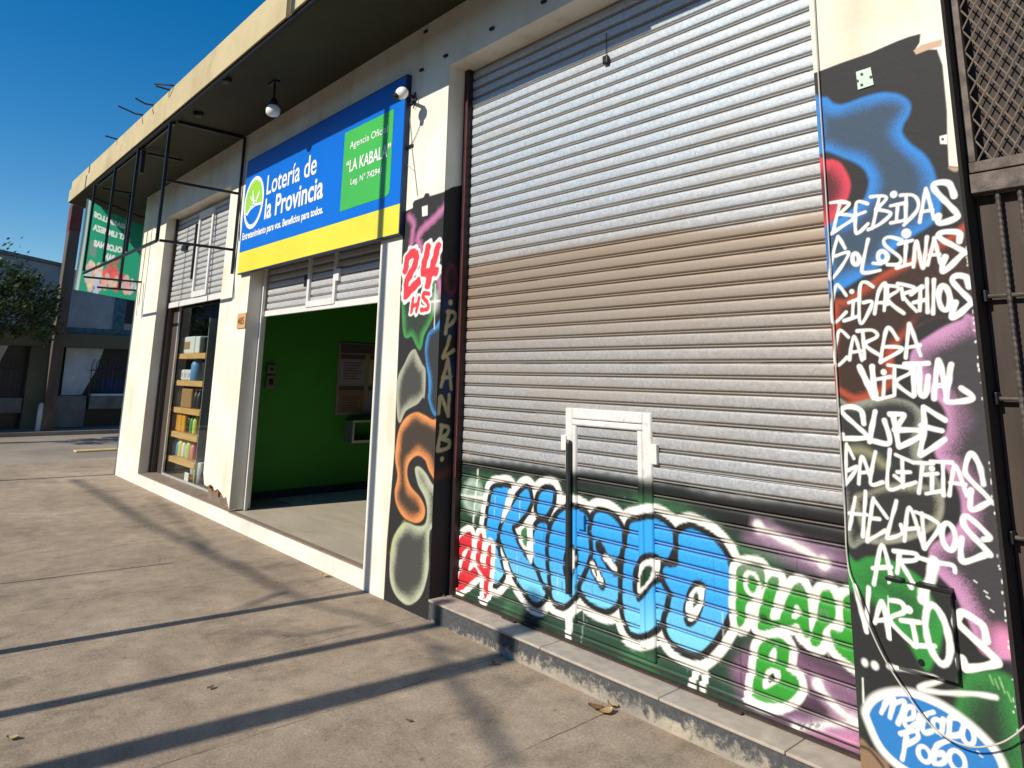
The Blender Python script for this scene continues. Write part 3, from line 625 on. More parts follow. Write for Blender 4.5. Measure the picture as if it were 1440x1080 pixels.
    # sprayed white lines with round ends
    for L2, wd in ((B((160, 70), (320, 150), (470, 240)), 0.030), (B((440, 820), (520, 920), (610, 995)), 0.026), (B((345, 1015), (470, 1010), (620, 1000)), 0.018)):
        p.stroke(L2, wd*2.4, c8(225, 190, 215), 0.03, op=0.55, sm=False); p.stroke(L2, wd, WHITE, 0.010, op=0.95, sm=False)
        for q in (L2[0], L2[-1]): p.ell(q, wd*0.9, wd*0.95, 0, WHITE, 0.012, fill=True)
    for k2 in range(9): p.stroke(B((360+k2*12, 1002+rs.uniform(-8, 8)), (370+k2*12, 1018+rs.uniform(-8, 8))), 0.006, BLK, 0.003, op=0.8)
# --- lettering on the side of the pillar (plane x = jamb)
XJ = -4.135
def jconv(ox, oy, sc):
    def f(*pts):
        out = []
        for q in pts:
            r = PX(ox+q[0]/sc, oy+q[1]/sc, XJ); out.append((r[1], r[2]))
        return out
    return f
def paint_jamb(p):
    g = jconv(520, 240, 4.5); k = jconv(540, 320, 4.5); h = jconv(530, 540, 3.177)
    p.fill(g((440, 130), (482, 125), (520, 105), (560, 96), (600, 90), (640, 88))+[(0.4, -0.2), (-0.2, -0.2)], BLK, 0.004, sm=False)
    p.ell(k((425, 330))[0], 0.05, 0.10, 0.03, c8(130, 40, 80), 0.02, op=0.8)
    for q in ((400, 500), (400, 640), (420, 900), (400, 1000)): p.ell(k(q)[0], 0.05, 0.08, 0, c8(20, 60, 110), 0.04, fill=True, op=0.8)
    p.stroke(h((250, 420), (300, 400), (350, 370)), 0.05, c8(120, 50, 30), 0.03, op=0.7)
    YL = c8(205, 190, 140, 0.9)
    for L in (k((388, 670), (400, 590), (410, 530)), k((400, 535), (440, 535), (450, 570), (425, 610), (395, 630)), k((415, 690), (395, 760), (372, 815)), k((372, 825), (440, 775)),
              k((360, 1005), (400, 850), (405, 850), (425, 1020)), k((370, 950), (420, 945)),
              h((275, 130), (285, 55), (318, 140)), h((318, 140), (322, 50)), h((290, 185), (270, 295)), h((285, 185), (318, 195), (312, 225), (280, 245)), h((280, 245), (322, 255), (315, 285), (270, 298))):
        p.stroke(L, 0.028, YL, 0.004)
    p.ell(k((420, 474))[0], 0.020, 0.022, 0, YL, 0.004, fill=True); p.ell(h((290, 335))[0], 0.016, 0.018, 0, YL, 0.004, fill=True)

# ------------------------------------------------------------------ ground
def ground_mat():
    m, nt, bs = new_mat('pavement_concrete')
    g = N(nt, 'ShaderNodeNewGeometry'); P = g.outputs['Position']
    n1 = noise(nt, 0.9, 8, 0.68, P); n2 = noise(nt, 6.0, 8, 0.7, P); n3 = noise(nt, 70.0, 4, 0.7, P); n4 = noise(nt, 1.7, 5, 0.6, P, stretch=(0.35, 1.2, 1))
    r1 = ramp(nt, n1.outputs[0], [(0.30, (0.265, 0.208, 0.152)), (0.52, (0.36, 0.283, 0.205)), (0.74, (0.44, 0.355, 0.265))])
    r2 = ramp(nt, n2.outputs[0], [(0.30, (0.72, 0.71, 0.70)), (0.60, (1.06, 1.05, 1.04))])
    c = mixc(nt, 1.0, r1.outputs[0], r2.outputs[0], 'MULTIPLY')
    r3 = ramp(nt, n3.outputs[0], [(0.30, (0.70, 0.70, 0.70)), (0.70, (1.22, 1.22, 1.22))])
    c = mixc(nt, 1.0, c, r3.outputs[0], 'MULTIPLY')
    r4 = ramp(nt, n4.outputs[0], [(0.54, (1, 1, 1)), (0.72, (0.74, 0.72, 0.70))])
    c = mixc(nt, 0.8, c, r4.outputs[0], 'MULTIPLY')
    # small dark spots (old gum and oil)
    vo = N(nt, 'ShaderNodeTexVoronoi'); vo.inputs['Scale'].default_value = 7.0; nt.links.new(P, vo.inputs['Vector'])
    rv = ramp(nt, vo.outputs['Distance'], [(0.05, (0.55, 0.54, 0.53)), (0.13, (1, 1, 1))])
    n5 = noise(nt, 1.3, 2, 0.5, P); r5 = ramp(nt, n5.outputs[0], [(0.5, (0, 0, 0)), (0.58, (1, 1, 1))])
    c2 = mixc(nt, 1.0, c, rv.outputs[0], 'MULTIPLY'); c = mixc(nt, r5.outputs[0], c, c2)
    vs = N(nt, 'ShaderNodeTexVoronoi'); vs.inputs['Scale'].default_value = 26.0; nt.links.new(P, vs.inputs['Vector'])
    rs1 = ramp(nt, vs.outputs['Distance'], [(0.05, (0.50, 0.49, 0.47)), (0.16, (1, 1, 1))]); n7 = noise(nt, 5.0, 3, 0.6, P); r7 = ramp(nt, n7.outputs[0], [(0.50, (0, 0, 0)), (0.60, (0.9, 0.9, 0.9))])
    c3 = mixc(nt, 1.0, c, rs1.outputs[0], 'MULTIPLY'); c = mixc(nt, r7.outputs[0], c, c3)
    n8 = noise(nt, 2.6, 7, 0.75, P, stretch=(1, 0.6, 1)); r8 = ramp(nt, n8.outputs[0], [(0.34, (0.68, 0.67, 0.65)), (0.47, (1, 1, 1)), (0.62, (1, 1, 1)), (0.70, (1.16, 1.15, 1.13))])
    c = mixc(nt, 1.0, c, r8.outputs[0], 'MULTIPLY')
    # joints of the cast bays, square to the wall, wobbling a little
    sp = N(nt, 'ShaderNodeSeparateXYZ'); nt.links.new(P, sp.inputs[0])
    nw = noise(nt, 2.5, 3, 0.6, P)
    def joint(out, period, off, wid):
        a = N(nt, 'ShaderNodeMath', operation='MULTIPLY_ADD'); nt.links.new(nw.outputs[0], a.inputs[0]); a.inputs[1].default_value = 0.035; nt.links.new(out, a.inputs[2])
        b = N(nt, 'ShaderNodeMath', operation='ADD'); nt.links.new(a.outputs[0], b.inputs[0]); b.inputs[1].default_value = off
        d = N(nt, 'ShaderNodeMath', operation='PINGPONG'); nt.links.new(b.outputs[0], d.inputs[0]); d.inputs[1].default_value = period/2
        q = N(nt, 'ShaderNodeMath', operation='LESS_THAN'); nt.links.new(d.outputs[0], q.inputs[0]); q.inputs[1].default_value = wid
        return q.outputs[0]
    j1 = joint(sp.outputs[0], 0.86, 3.36+0.86*20, 0.0046)
    jm = N(nt, 'ShaderNodeMath', operation='MAXIMUM'); nt.links.new(j1, jm.inputs[0]); jm.inputs[1].default_value = 0.0
    n6 = noise(nt, 3.5, 4, 0.7, P); r6 = ramp(nt, n6.outputs[0], [(0.40, (0.12, 0.12, 0.12)), (0.56, (0.72, 0.72, 0.72))])
    jf = N(nt, 'ShaderNodeMath', operation='MULTIPLY'); nt.links.new(jm.outputs[0], jf.inputs[0]); nt.links.new(r6.outputs[0], jf.inputs[1])
    c = mixc(nt, jf.outputs[0], c, (0.055, 0.046, 0.038))
    # hairline cracks
    vc = N(nt, 'ShaderNodeTexVoronoi', feature='DISTANCE_TO_EDGE'); vc.inputs['Scale'].default_value = 0.75
    wn = noise(nt, 3.0, 5, 0.6, P); mv = N(nt, 'ShaderNodeMix', data_type='VECTOR'); mv.inputs['Factor'].default_value = 0.12
    nt.links.new(P, mv.inputs[4]); nt.links.new(wn.outputs['Color'], mv.inputs[5]); nt.links.new(mv.outputs[1], vc.inputs['Vector'])
    rc = ramp(nt, vc.outputs['Distance'], [(0.0, (1, 1, 1)), (0.0045, (0, 0, 0))])
    cf = N(nt, 'ShaderNodeMath', operation='MULTIPLY'); nt.links.new(rc.outputs[0], cf.inputs[0]); nt.links.new(r5.outputs[0], cf.inputs[1])
    cf2 = N(nt, 'ShaderNodeMath', operation='MULTIPLY'); nt.links.new(cf.outputs[0], cf2.inputs[0]); cf2.inputs[1].default_value = 0.28
    c = mixc(nt, cf2.outputs[0], c, (0.06, 0.05, 0.042))
    nt.links.new(c, bs.inputs['Base Color']); bs.inputs['Roughness'].default_value = 0.85
    ad = N(nt, 'ShaderNodeMath', operation='MULTIPLY_ADD'); nt.links.new(n2.outputs[0], ad.inputs[0]); ad.inputs[1].default_value = 0.8; nt.links.new(n3.outputs[0], ad.inputs[2])
    bump(nt, bs, ad.outputs[0], 0.45, 0.006)
    return m
m_pave = ground_mat()
m_road = simple('road_surface', (0.27, 0.225, 0.18), 0.9, 0, 0.25, 0.7, 0.3, bscale=60)
m_kerb = simple('kerb_stone', (0.30, 0.27, 0.23), 0.85, 0, 0.2, 5, 0.2)
def struct(o): o['kind'] = 'structure'; return o
KX = -15.0
struct(MB().box(-400, 400, -400, 400, -0.50, -0.12).build('ground', m_road))
struct(MB().box(KX+0.15, 60, -6.2, 0.35, -0.115, 0.0).build('pavement', m_pave))
struct(MB().box(KX, KX+0.147, -6.2, 14, -0.115, -0.004, bev=0.012).build('kerb', m_kerb))
struct(MB().box(KX+0.15, 60, -6.35, -6.203, -0.115, -0.004).build('kerb', m_kerb))
struct(MB().box(KX+0.15, -12.60, 0.353, 14, -0.115, -0.003).build('pavement', m_pave))
struct(MB().box(-60, -21.9, -40, 60, -0.115, -0.02).build('pavement', m_road))
yk = [PZ(120, 633, -0.10), PZ(160, 627, -0.10)]
struct(MB().box(-17.6, -17.3, yk[1][1]-0.9, yk[1][1]+0.1, -0.118, -0.085, bev=0.01).build('road_marking', simple('worn_yellow_paint', (0.55, 0.44, 0.20), 0.8, 0, 0.2, 10, 0.1)))

# ------------------------------------------------------------------ the shop building
XL, XR = -12.58, -0.805
B = empty('shop_building', (0, 0, 0), 'long white shop building with roller shutters, sprayed murals and a flat ochre-edged canopy', 'building')
HEAD1, HEAD2, HEAD3, SOF = 3.865, 3.30, 3.945, 4.42
P1R, P2L, P2R, P3L, P3R, P4L = -11.29, -8.65, -7.78, -5.004, XJ, -1.33
wall = MB()
wall.box(XL, P1R, 0, 0.22, 0, HEAD3)                                   # end pillar
wall.box(P2L, P2R, 0, 0.22, 0.45, HEAD3)                               # pillar between window and open shop
wall.box(P3L, -4.775, 0, 0.22, 0, HEAD3)                               # plain strip of the next pillar
wall.box(-4.775, P3R, 0.0025, 0.22, 0, HEAD3)                          # its sprayed part lies 2.5 mm proud
wall.box(P4L, XR, 0.0025, 0.22, 0, HEAD3)
wall.box(P1R, P2L, 0, 0.22, HEAD1, HEAD3)
wall.box(P2R, P3L, 0, 0.22, HEAD2, HEAD3)
wall.box(XL, -0.79, 0, 0.22, HEAD3, SOF)
wall.box(-0.79, 3.2, 0, 0.22, 3.95, SOF)                               # above the gate
wall.box(0.95, 3.2, 0, 0.22, 0, 3.95)
wall.prism([(XL, 0.0), (XL+0.18, 0.22), (-14.4, 2.05), (-14.58, 1.85)], 'z', 0, SOF)   # the cut-off corner
wall.box(-14.58, -14.36, 2.06, 9.0, 0, SOF)
wall.box(-14.36, 3.2, 8.8, 9.0, 0, SOF)
# ragged foot of the second pillar: the render skin has broken away above the tread
z0 = [PY(u, v, 0)[[0, 2]] for u, v in ((287, 681), (291, 684), (296, 681), (300, 685), (302, 690), (306, 687), (311, 694), (315, 701), (318, 698), (321, 712))]
wall.prism([(P2L, 0.45)]+[(min(max(q[0], P2L), P2R-0.003), max(q[1], 0.158)) for q in z0]+[(P2R, 0.17), (P2R, 0.45)][0:2], 'y', 0.0, 0.07)
wall.box(P2R-0.05, P2R, 0.07, 0.22, 0.16, 0.45)
wall.build('wall', m_white, B)
MB().box(P2L+0.01, P2R-0.052, 0.07, 0.22, 0.158, 0.449).build('broken_pillar_foot', m_concrete, B)
fr = MB(); rs = np.random.RandomState(3)
for k in range(3):
    x = P2L+0.14+0.12*k+rs.uniform(-.02, .02); s = rs.uniform(0.016, 0.03)
    fr.box(x-s*1.6, x+s*1.6, 0.045, 0.07, 0.30-0.018*k-s+rs.uniform(-.01, .03), 0.30-0.018*k+s+0.02, bev=0.006)
fr.build('bare_brick_patch', m_brick, B)
# plinth (white riser), tread below the window, floor of the open shop
MB().box(P1R, P2R, 0.0, 0.34, 0, 0.145).box(P2R, P3L, 0.0, 0.06, 0, 0.138).build('riser', m_riser, B)
MB().box(P1R, P2R, 0.004, 0.70, 0.145, 0.157).build('tread', m_tread, B)
MB().box(P2R, P3L, 0.004, 0.06, 0.138, 0.150).build('threshold', m_tread, B)
# canopy with its corner cut off to follow the building
cv = MB()
cv.prism([(4, -0.90), (-5.09, -0.90), (-5.09, -0.86), (-5.17, -0.86), (-5.17, -0.90), (-14.02, -0.90), (-16.37, 1.45), (-16.37, 9.2), (4, 9.2)], 'z', SOF+0.002, 4.635)
cv.prism([(4, -0.875), (-14.03, -0.875), (-16.34, 1.44), (-16.34, 9.2), (4, 9.2)], 'z', 4.65, 4.80)
cv.prism([(4, -0.85), (-14.03, -0.85), (-16.32, 1.43), (-16.32, 9.2), (4, 9.2)], 'z', 4.635, 4.65)
cv.build('canopy', m_fascia, B)
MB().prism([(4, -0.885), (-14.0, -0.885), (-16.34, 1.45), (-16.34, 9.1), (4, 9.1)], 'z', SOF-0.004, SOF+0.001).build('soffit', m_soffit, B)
for u0, v0, u1, v1 in ((240, 120, 217, 119), (236, 126, 219, 122), (204, 146, 190, 139), (190, 160, 166, 150), (165, 196, 148, 192)):
    a = PZ(u0, v0, 4.81); b = PZ(u1, v1, 4.82)
    MB().tube([(a[0]+0.1, -0.5, 4.808), (a[0], a[1], 4.812), (b[0], b[1], 4.83)], 0.011, 6).build('rebar_stub', m_rust, B)
# conduit and junction boxes under the canopy
q0 = PZ(310, 111.5, SOF-0.02); q1 = PZ(443, 0, SOF-0.02); yc = (q0[1]+q1[1])/2
MB().tube([(-12.0, yc, SOF-0.022), (-2.5, yc, SOF-0.022)], 0.018, 8).build('conduit', m_black, B)
for u, v in ((318, 112), (279, 160)):
    q = PZ(u, v, SOF-0.02); MB().lathe((q[0], q[1], SOF-0.055), [(0.03, 0), (0.05, 0.01), (0.055, 0.05)], 12).build('junction_box', m_black, B)
# sprayed faces
def mural(name, xs, zs, fn, lab):
    me, U, V = grid_mesh(name, xs, zs, lambda u, v: np.stack([u, np.zeros_like(u), v], 1))
    p = Paint(U, V); fn(p); p.attr(me)
    o = link(name, me, m_white_mural, B); tag(o, lab); return o
mural('mural', np.linspace(P4L, XR, 176), np.concatenate([np.linspace(0.0, 3.1, 1034), [HEAD3]]), paint_pillar_right, 'pillar face sprayed with coloured shapes and a hand-lettered list of goods')
mural('mural', np.linspace(-4.775, P3R, 128), np.concatenate([np.linspace(0.0, 3.1, 621), [HEAD3]]), paint_pillar_left, 'pillar face sprayed with glowing outlines and a red opening-hours number')
me, U, V = grid_mesh('mural', np.linspace(0.0, 0.19, 40), np.concatenate([np.linspace(0.0, 3.1, 621), [HEAD3]]), lambda u, v: np.stack([np.full_like(u, P3R+0.0025), u, v], 1))
p = Paint(U, V); paint_jamb(p); p.attr(me)
tag(link('mural', me, m_white_mural, B), 'black-painted pillar return with pale upright lettering')
# small dark plugs in the lintel, wires by the sign
for u, v in ((693, 41), (766, 3), (628, 79), (594, 99), (600, 45)):
    q = PY(u, v, 0); MB().box(q[0]-0.022, q[0]+0.022, -0.02, 0.0, q[2]-0.010, q[2]+0.010, bev=0.004).build('wall_plug', m_black, B)
for L in (((576, 165), (579, 200), (577, 206)), ((579, 208), (583, 240), (587, 275)), ((592, 172), (585, 190), (579, 203)), ((573, 232), (582, 240))):
    MB().tube([PY(u, v, -0.006) for u, v in L], 0.003, 5).build('wire', simple('grey_wire', (0.35, 0.34, 0.32), 0.6, 0, 0.1, 10, 0), B)
for u, v in ((581, 145), (578, 206)):
    q = PY(u, v, 0); MB().box(q[0]-0.04, q[0]+0.04, -0.015, 0, q[2]-0.012, q[2]+0.012, bev=0.004).build('wall_plug', m_black, B)

# step in front of the big shutter
def step_mat():
    m, nt, bs = new_mat('chipped_black_step')
    g = N(nt, 'ShaderNodeNewGeometry'); sp = N(nt, 'ShaderNodeSeparateXYZ'); nt.links.new(g.outputs['Position'], sp.inputs[0])
    n1 = noise(nt, 17, 9, 0.78); n2 = noise(nt, 2.2, 4, 0.6); n3 = noise(nt, 45, 5, 0.7)
    zz = N(nt, 'ShaderNodeMapRange'); zz.inputs['From Min'].default_value = 0.12; zz.inputs['From Max'].default_value = 0.0; zz.inputs['To Min'].default_value = -0.14; zz.inputs['To Max'].default_value = 0.20
    nt.links.new(sp.outputs[2], zz.inputs['Value'])
    xx = N(nt, 'ShaderNodeMapRange'); xx.inputs['From Min'].default_value = -4.1; xx.inputs['From Max'].default_value = -2.9; xx.inputs['To Min'].default_value = -0.16; xx.inputs['To Max'].default_value = 0.03
    nt.links.new(sp.outputs[0], xx.inputs['Value'])
    a = N(nt, 'ShaderNodeMath', operation='ADD'); nt.links.new(n1.outputs[0], a.inputs[0]); nt.links.new(zz.outputs[0], a.inputs[1])
    b = N(nt, 'ShaderNodeMath', operation='ADD'); nt.links.new(a.outputs[0], b.inputs[0]); nt.links.new(xx.outputs[0], b.inputs[1])
    rp = ramp(nt, b.outputs[0], [(0.52, (0, 0, 0)), (0.66, (1, 1, 1))])
    dk = ramp(nt, n3.outputs[0], [(0.3, (0.035, 0.037, 0.04)), (0.75, (0.10, 0.105, 0.11))])
    lt = ramp(nt, n2.outputs[0], [(0.35, (0.24, 0.22, 0.195)), (0.7, (0.50, 0.43, 0.32))])
    nt.links.new(mixc(nt, rp.outputs[0], dk.outputs[0], lt.outputs[0]), bs.inputs['Base Color']); bs.inputs['Roughness'].default_value = 0.75
    bump(nt, bs, n1.outputs[0], 0.3, 0.01); return m
MB().box(P3R, P4L, 0.0, 0.30, 0, 0.118).box(XR, 0.95, 0.0, 0.30, 0, 0.118).build('step', step_mat(), B)
tr = MB(); x = P3R+0.006
for wx in (1.07, 0.80, 0.62, 0.305):
    tr.box(x, min(x+wx, P4L-0.004), -0.012, 0.30, 0.118, 0.132, bev=0.004); x += wx+0.004
tr.build('step_slab', m_tile, B)

# ------------------------------------------------------------------ roller shutters
PITCH_S = 0.0775
PROF = [(0.0002, 0.001), (-0.0150, 0.0175), (0.0056, 0.0130), (0.0064, 0.0040), (0.0082, 0.0006), (0.0110, -0.0004), (0.0138, 0.0006), (0.0153, 0.0035), (0.0060, 0.0150), (0.0216, 0.0175), (0.0221, -0.0012),
        (0.0280, -0.0026), (0.0350, -0.0034), (0.0440, -0.0038), (0.0540, -0.0038), (0.0640, -0.0033), (0.0720, -0.0024), (0.0768, -0.0008)]
BEAD = [0, 0, 1, 1, 1, 1, 1, 1, 0, 0, 0] + [0]*7
def slat_rows(z0, z1, phase=0.0):
    zs, ys, bd = [], [], []
    k = math.floor((z0-phase)/PITCH_S)
    while True:
        b = phase+k*PITCH_S
        if b > z1: break
        for (dz, dy), q in zip(PROF, BEAD):
            if z0 <= b+dz <= z1: zs.append(b+dz); ys.append(dy); bd.append(q)
        k += 1
    return np.array(zs), np.array(ys), np.array(bd)
def curtain(name, xs, z0, z1, y, mat, parent, phase=0.0, painter=None, hole=None):
    zs, ys, bd = slat_rows(z0, z1, phase)
    rng = np.random.RandomState(int(abs(z0)*100)+len(xs))
    slat_id = np.floor((zs-phase)/PITCH_S).astype(int); tilt = {k: rng.normal(0, 0.0011) for k in set(slat_id)}
    yy = ys + np.array([tilt[k] for k in slat_id])
    iz = {round(float(z), 6): i for i, z in enumerate(zs)}
    order = np.arange(len(zs))
    me, U, V = grid_mesh(name, xs, order.astype(float), lambda u, v: np.stack([u, y+yy[v.astype(int)]+0.0025*np.sin(u*2.1+zs[v.astype(int)]*1.7)+0.0016*np.sin(u*7.3+slat_id[v.astype(int)]*1.9)*np.sin(slat_id[v.astype(int)]*0.83+1), zs[v.astype(int)]], 1))
    vi = V.astype(int); Z = zs[vi]
    a = me.attributes.new('bead', 'FLOAT', 'POINT'); a.data.foreach_set('value', bd[vi].astype(np.float32))
    if painter is not None:
        p = Paint(U, Z); painter(p); p.attr(me)
    if hole:
        bm = bmesh.new(); bm.from_mesh(me)
        dl = [f for f in bm.faces if hole[0] < f.calc_center_median().x < hole[1] and hole[2] < f.calc_center_median().z < hole[3]]
        bmesh.ops.delete(bm, geom=dl, context='FACES'); bm.to_mesh(me); bm.free()
    return link(name, me, mat, parent)
def painted_box(name, x0, x1, y0, y1, z0, z1, mat, parent, painter, step=0.012):
    """a bar whose front carries the sprayed paint"""
    xs = np.linspace(x0, x1, max(2, int((x1-x0)/step)+1)); zs = np.linspace(z0, z1, max(2, int((z1-z0)/step)+1))
    me, U, V = grid_mesh(name, xs, zs, lambda u, v: np.stack([u, np.full_like(u, y0), v], 1))
    if painter: 
        p = Paint(U, V); painter(p); p.attr(me)
    bm = bmesh.new(); bm.from_mesh(me); k = len(bm.verts)
    be = [e for e in bm.edges if e.is_boundary]
    r = bmesh.ops.extrude_edge_only(bm, edges=be)
    for v in r['geom']:
        if isinstance(v, bmesh.types.BMVert): v.co.y = y1
    bm.to_mesh(me); bm.free()
    return link(name, me, mat, parent)
def white_painted_metal():
    m, nt, bs = new_mat('white_metal_sprayed')
    at = N(nt, 'ShaderNodeAttribute', attribute_name='paint'); n = noise(nt, 20, 5, 0.6)
    r = ramp(nt, n.outputs[0], [(0.3, (0.60, 0.585, 0.56)), (0.6, (0.72, 0.71, 0.69)), (0.78, (0.42, 0.36, 0.30))])
    nt.links.new(mixc(nt, at.outputs['Alpha'], r.outputs[0], at.outputs['Color']), bs.inputs['Base Color']); bs.inputs['Roughness'].default_value = 0.5
    return m
m_wicket = white_painted_metal()

# big shutter, closed
sh = MB()
sh.box(P3R+0.004, P3R+0.050, 0.150, 0.178, 0.133, HEAD3-0.002)
sh.box(P3R+0.050, P3R+0.056, 0.150, 0.24, 0.133, HEAD3-0.002)
W0 = PY(798, 572, YS)[0]; W1 = PY(917, 578, YS)[0]; WZ1 = PY(797, 572, YS)[2]-0.005; WZ0 = 0.185
hole = (W0+0.02, W1-0.02, WZ0+0.01, WZ1-0.02)
xs_f = np.linspace(P3R+0.05, P4L+0.02, 570)
PH = 0.132
roller = tag(sh.build('roller_shutter', m_guide, B), 'wide closed steel shutter with blue bubble lettering sprayed across its foot')
ZS = PH+PITCH_S*13.0
curtain('slat_curtain', xs_f, 0.175, ZS, YS, m_galv, roller, PH, paint_shutter, hole)
curtain('slat_curtain', np.linspace(P3R+0.05, P4L+0.02, 90), ZS+0.0001, HEAD3+0.02, YS, m_galv_up, roller, PH, None, hole)
painted_box('bottom_bar', P3R+0.052, P4L+0.02, YS-0.022, YS+0.01, 0.136, 0.183, m_wicket, roller, paint_shutter, 0.008)
MB().box(P3R+0.06, P4L+0.02, YS-0.052, YS-0.0225, 0.1365, 0.1445).build('bottom_angle', m_rust, roller)
MB().box(P3R+0.06, P4L+0.02, YS-0.030, YS-0.0225, 0.1660, 0.1700).build('bottom_rib', m_rust, roller)
wk = painted_box('wicket_door', W0, W0+0.052, YS-0.016, YS+0.01, WZ0, WZ1, m_wicket, roller, paint_shutter, 0.010)
def wpart(name, *a): 
    return painted_box(name, *a, m_wicket, roller, paint_shutter, 0.010)
wpart('wicket_frame', W1-0.055, W1, YS-0.016, YS+0.01, WZ0, WZ1)
wpart('wicket_frame', W0+0.053, W1-0.056, YS-0.016, YS+0.01, WZ1-0.060, WZ1)
wpart('wicket_frame', W0+0.053, W1-0.056, YS-0.013, YS+0.01, WZ0, WZ0+0.05)
wpart('wicket_frame', W0+0.055, W0+0.085, YS-0.019, YS+0.01, WZ0+0.052, WZ1-0.100)
wpart('wicket_frame', W1-0.090, W1-0.058, YS-0.019, YS+0.01, WZ0+0.052, WZ1-0.100)
wpart('wicket_frame', W0+0.055, W1-0.058, YS-0.019, YS+0.01, WZ1-0.098, WZ1-0.064)
curtain('wicket_slats', np.linspace(W0+0.075, W1-0.08, 104), WZ0+0.03, WZ1-0.08, YS-0.004, m_galv, roller, PH+0.024, paint_shutter)
MB().box(W0-0.030, W0+0.012, YS-0.026, YS, PY(790, 632, YS)[2], PY(790, 611, YS)[2], bev=0.003).build('hinge', m_whitepaint, roller)
MB().box(W1+0.001, W1+0.042, YS-0.026, YS, PY(918, 652, YS)[2], PY(918, 624, YS)[2], bev=0.003).build('hinge', m_whitepaint, roller)
hp = PY(799, 623, YS-0.03); hq = PY(801, 835, YS-0.03)
MB().tube([(hp[0]+0.008, YS-0.026, hp[2]+0.012), (hp[0]+0.008, YS-0.034, hp[2]), (hp[0]+0.008, YS-0.034, hq[2])], 0.017, 10).build('latch_bar', simple('dark_grey_bar', (0.022, 0.026, 0.024), 0.5, 0.2, 0.3, 12, 0.05), roller)
MB().box(W0+0.10, W0+0.155, YS-0.026, YS, PY(808, 741, YS)[2], PY(808, 728, YS)[2]+0.03, bev=0.003).build('lock_plate', simple('blue_sprayed_plate', c8(48, 158, 230), 0.5, 0, 0.1, 20, 0.05), roller)
for u, v in ((712, 873), (1028, 998)):
    q = PZ(u, v, 0.135); MB().box(q[0]-0.06, q[0]+0.06, YS-0.075, YS-0.02, 0.136, 0.143, bev=0.003).build('floor_latch', m_rust, roller)
q = PY(853, 80, YS-0.01)
MB().tube([(q[0], YS-0.012, q[2]), (q[0], YS-0.012, q[2]+0.16)], 0.003, 5).box(q[0]-0.02, q[0]+0.02, YS-0.03, YS-0.005, q[2]-0.05, q[2]+0.005, bev=0.006).build('hanging_tag', m_black, roller)
MB().box(P4L-0.02, P4L+0.02, 0.215, 0.24, 0.133, HEAD3).build('guide_rail', m_guide, roller)
q = PX(653, 133, P3R+0.06)
MB().box(P3R+0.0515, P3R+0.0575, 0.142, 0.1495, 0.9, q[2]+0.02).build('guide_rail', simple('red_oxide_rail', (0.22, 0.035, 0.04), 0.5, 0.1, 0.2, 8, 0.05), roller)

# half-raised shutter over the open shop
Y2 = 0.205; zb = 2.205
r2 = tag(MB().box(P2R+0.002, P2R+0.040, 0.150, 0.178, 0.152, HEAD2).build('roller_shutter', m_guide_white, B), 'narrow shutter rolled up behind the blue sign')
MB().box(P3L-0.05, P3L-0.002, 0.15, 0.178, 0.152, HEAD2).build('guide_rail', m_guide_white, r2)
curtain('slat_curtain', np.linspace(P2R+0.03, P3L-0.03, 30), zb+0.06, HEAD2+0.02, Y2, m_galv_far, r2, 0.02)
MB().box(P2R+0.042, P3L-0.052, Y2-0.02, Y2+0.012, zb, zb+0.062, bev=0.004).build('bottom_bar', m_whitepaint, r2)
a0 = PY(433, 430, Y2)[0]; a1 = PY(474, 416, Y2)[0]
MB().box(a0, a0+0.05, Y2-0.03, Y2, zb+0.04, HEAD2-0.05, bev=0.003).box(a1-0.05, a1, Y2-0.03, Y2, zb+0.04, HEAD2-0.05, bev=0.003).box(a0+0.05, a1-0.05, Y2-0.03, Y2, zb+0.04, zb+0.10).build('wicket_frame', m_whitepaint, r2)
for x, zz in ((a0-0.03, 2.46), (a1+0.03, 2.46)):
    MB().box(x-0.035, x+0.035, Y2-0.034, Y2-0.005, zz, zz+0.12, bev=0.004).build('hinge', m_black if x < a0 else m_whitepaint, r2)
# half-lowered shutter over the display window
Y1 = 0.17; zb1 = 2.50
r1 = MB().box(P1R+0.002, P1R+0.035, 0.13, 0.16, 0.158, HEAD1).build('roller_shutter', m_guide, B)
MB().box(P2L-0.035, P2L-0.002, 0.13, 0.16, 0.158, HEAD1).build('guide_rail', m_guide, r1)
tag(r1, 'weathered shutter half lowered over the shelves in the window')
curtain('slat_curtain', np.linspace(P1R+0.03, P2L-0.03, 40), zb1+0.07, HEAD1+0.02, Y1, m_galv_far, r1, 0.03)
MB().box(P1R+0.037, P2L-0.037, Y1-0.02, Y1+0.012, zb1, zb1+0.075, bev=0.004).build('bottom_bar', m_whitepaint, r1)
b0 = PY(272, 412, Y1)[0]; b1 = PY(293, 405, Y1)[0]; bt = PY(284, 300, Y1)[2]
MB().box(b0, b0+0.06, Y1-0.03, Y1, zb1+0.09, bt, bev=0.003).box(b1-0.06, b1, Y1-0.03, Y1, zb1+0.09, bt, bev=0.003).box(b0+0.06, b1-0.06, Y1-0.03, Y1, zb1+0.09, zb1+0.17).box(b0+0.06, b1-0.06, Y1-0.03, Y1, bt-0.09, bt).build('wicket_frame', m_whitepaint, r1)
MB().tube([(b0-0.05, Y1-0.03, zb1+0.35), (b0-0.05, Y1-0.03, bt-0.15)], 0.022, 8).build('latch_bar', m_black, r1)
q = PY(262, 350, Y1); MB().box(q[0]-0.10, q[0]+0.10, Y1-0.045, Y1-0.004, q[2]-0.03, q[2]+0.06, bev=0.008).build('latch', m_black, r1)

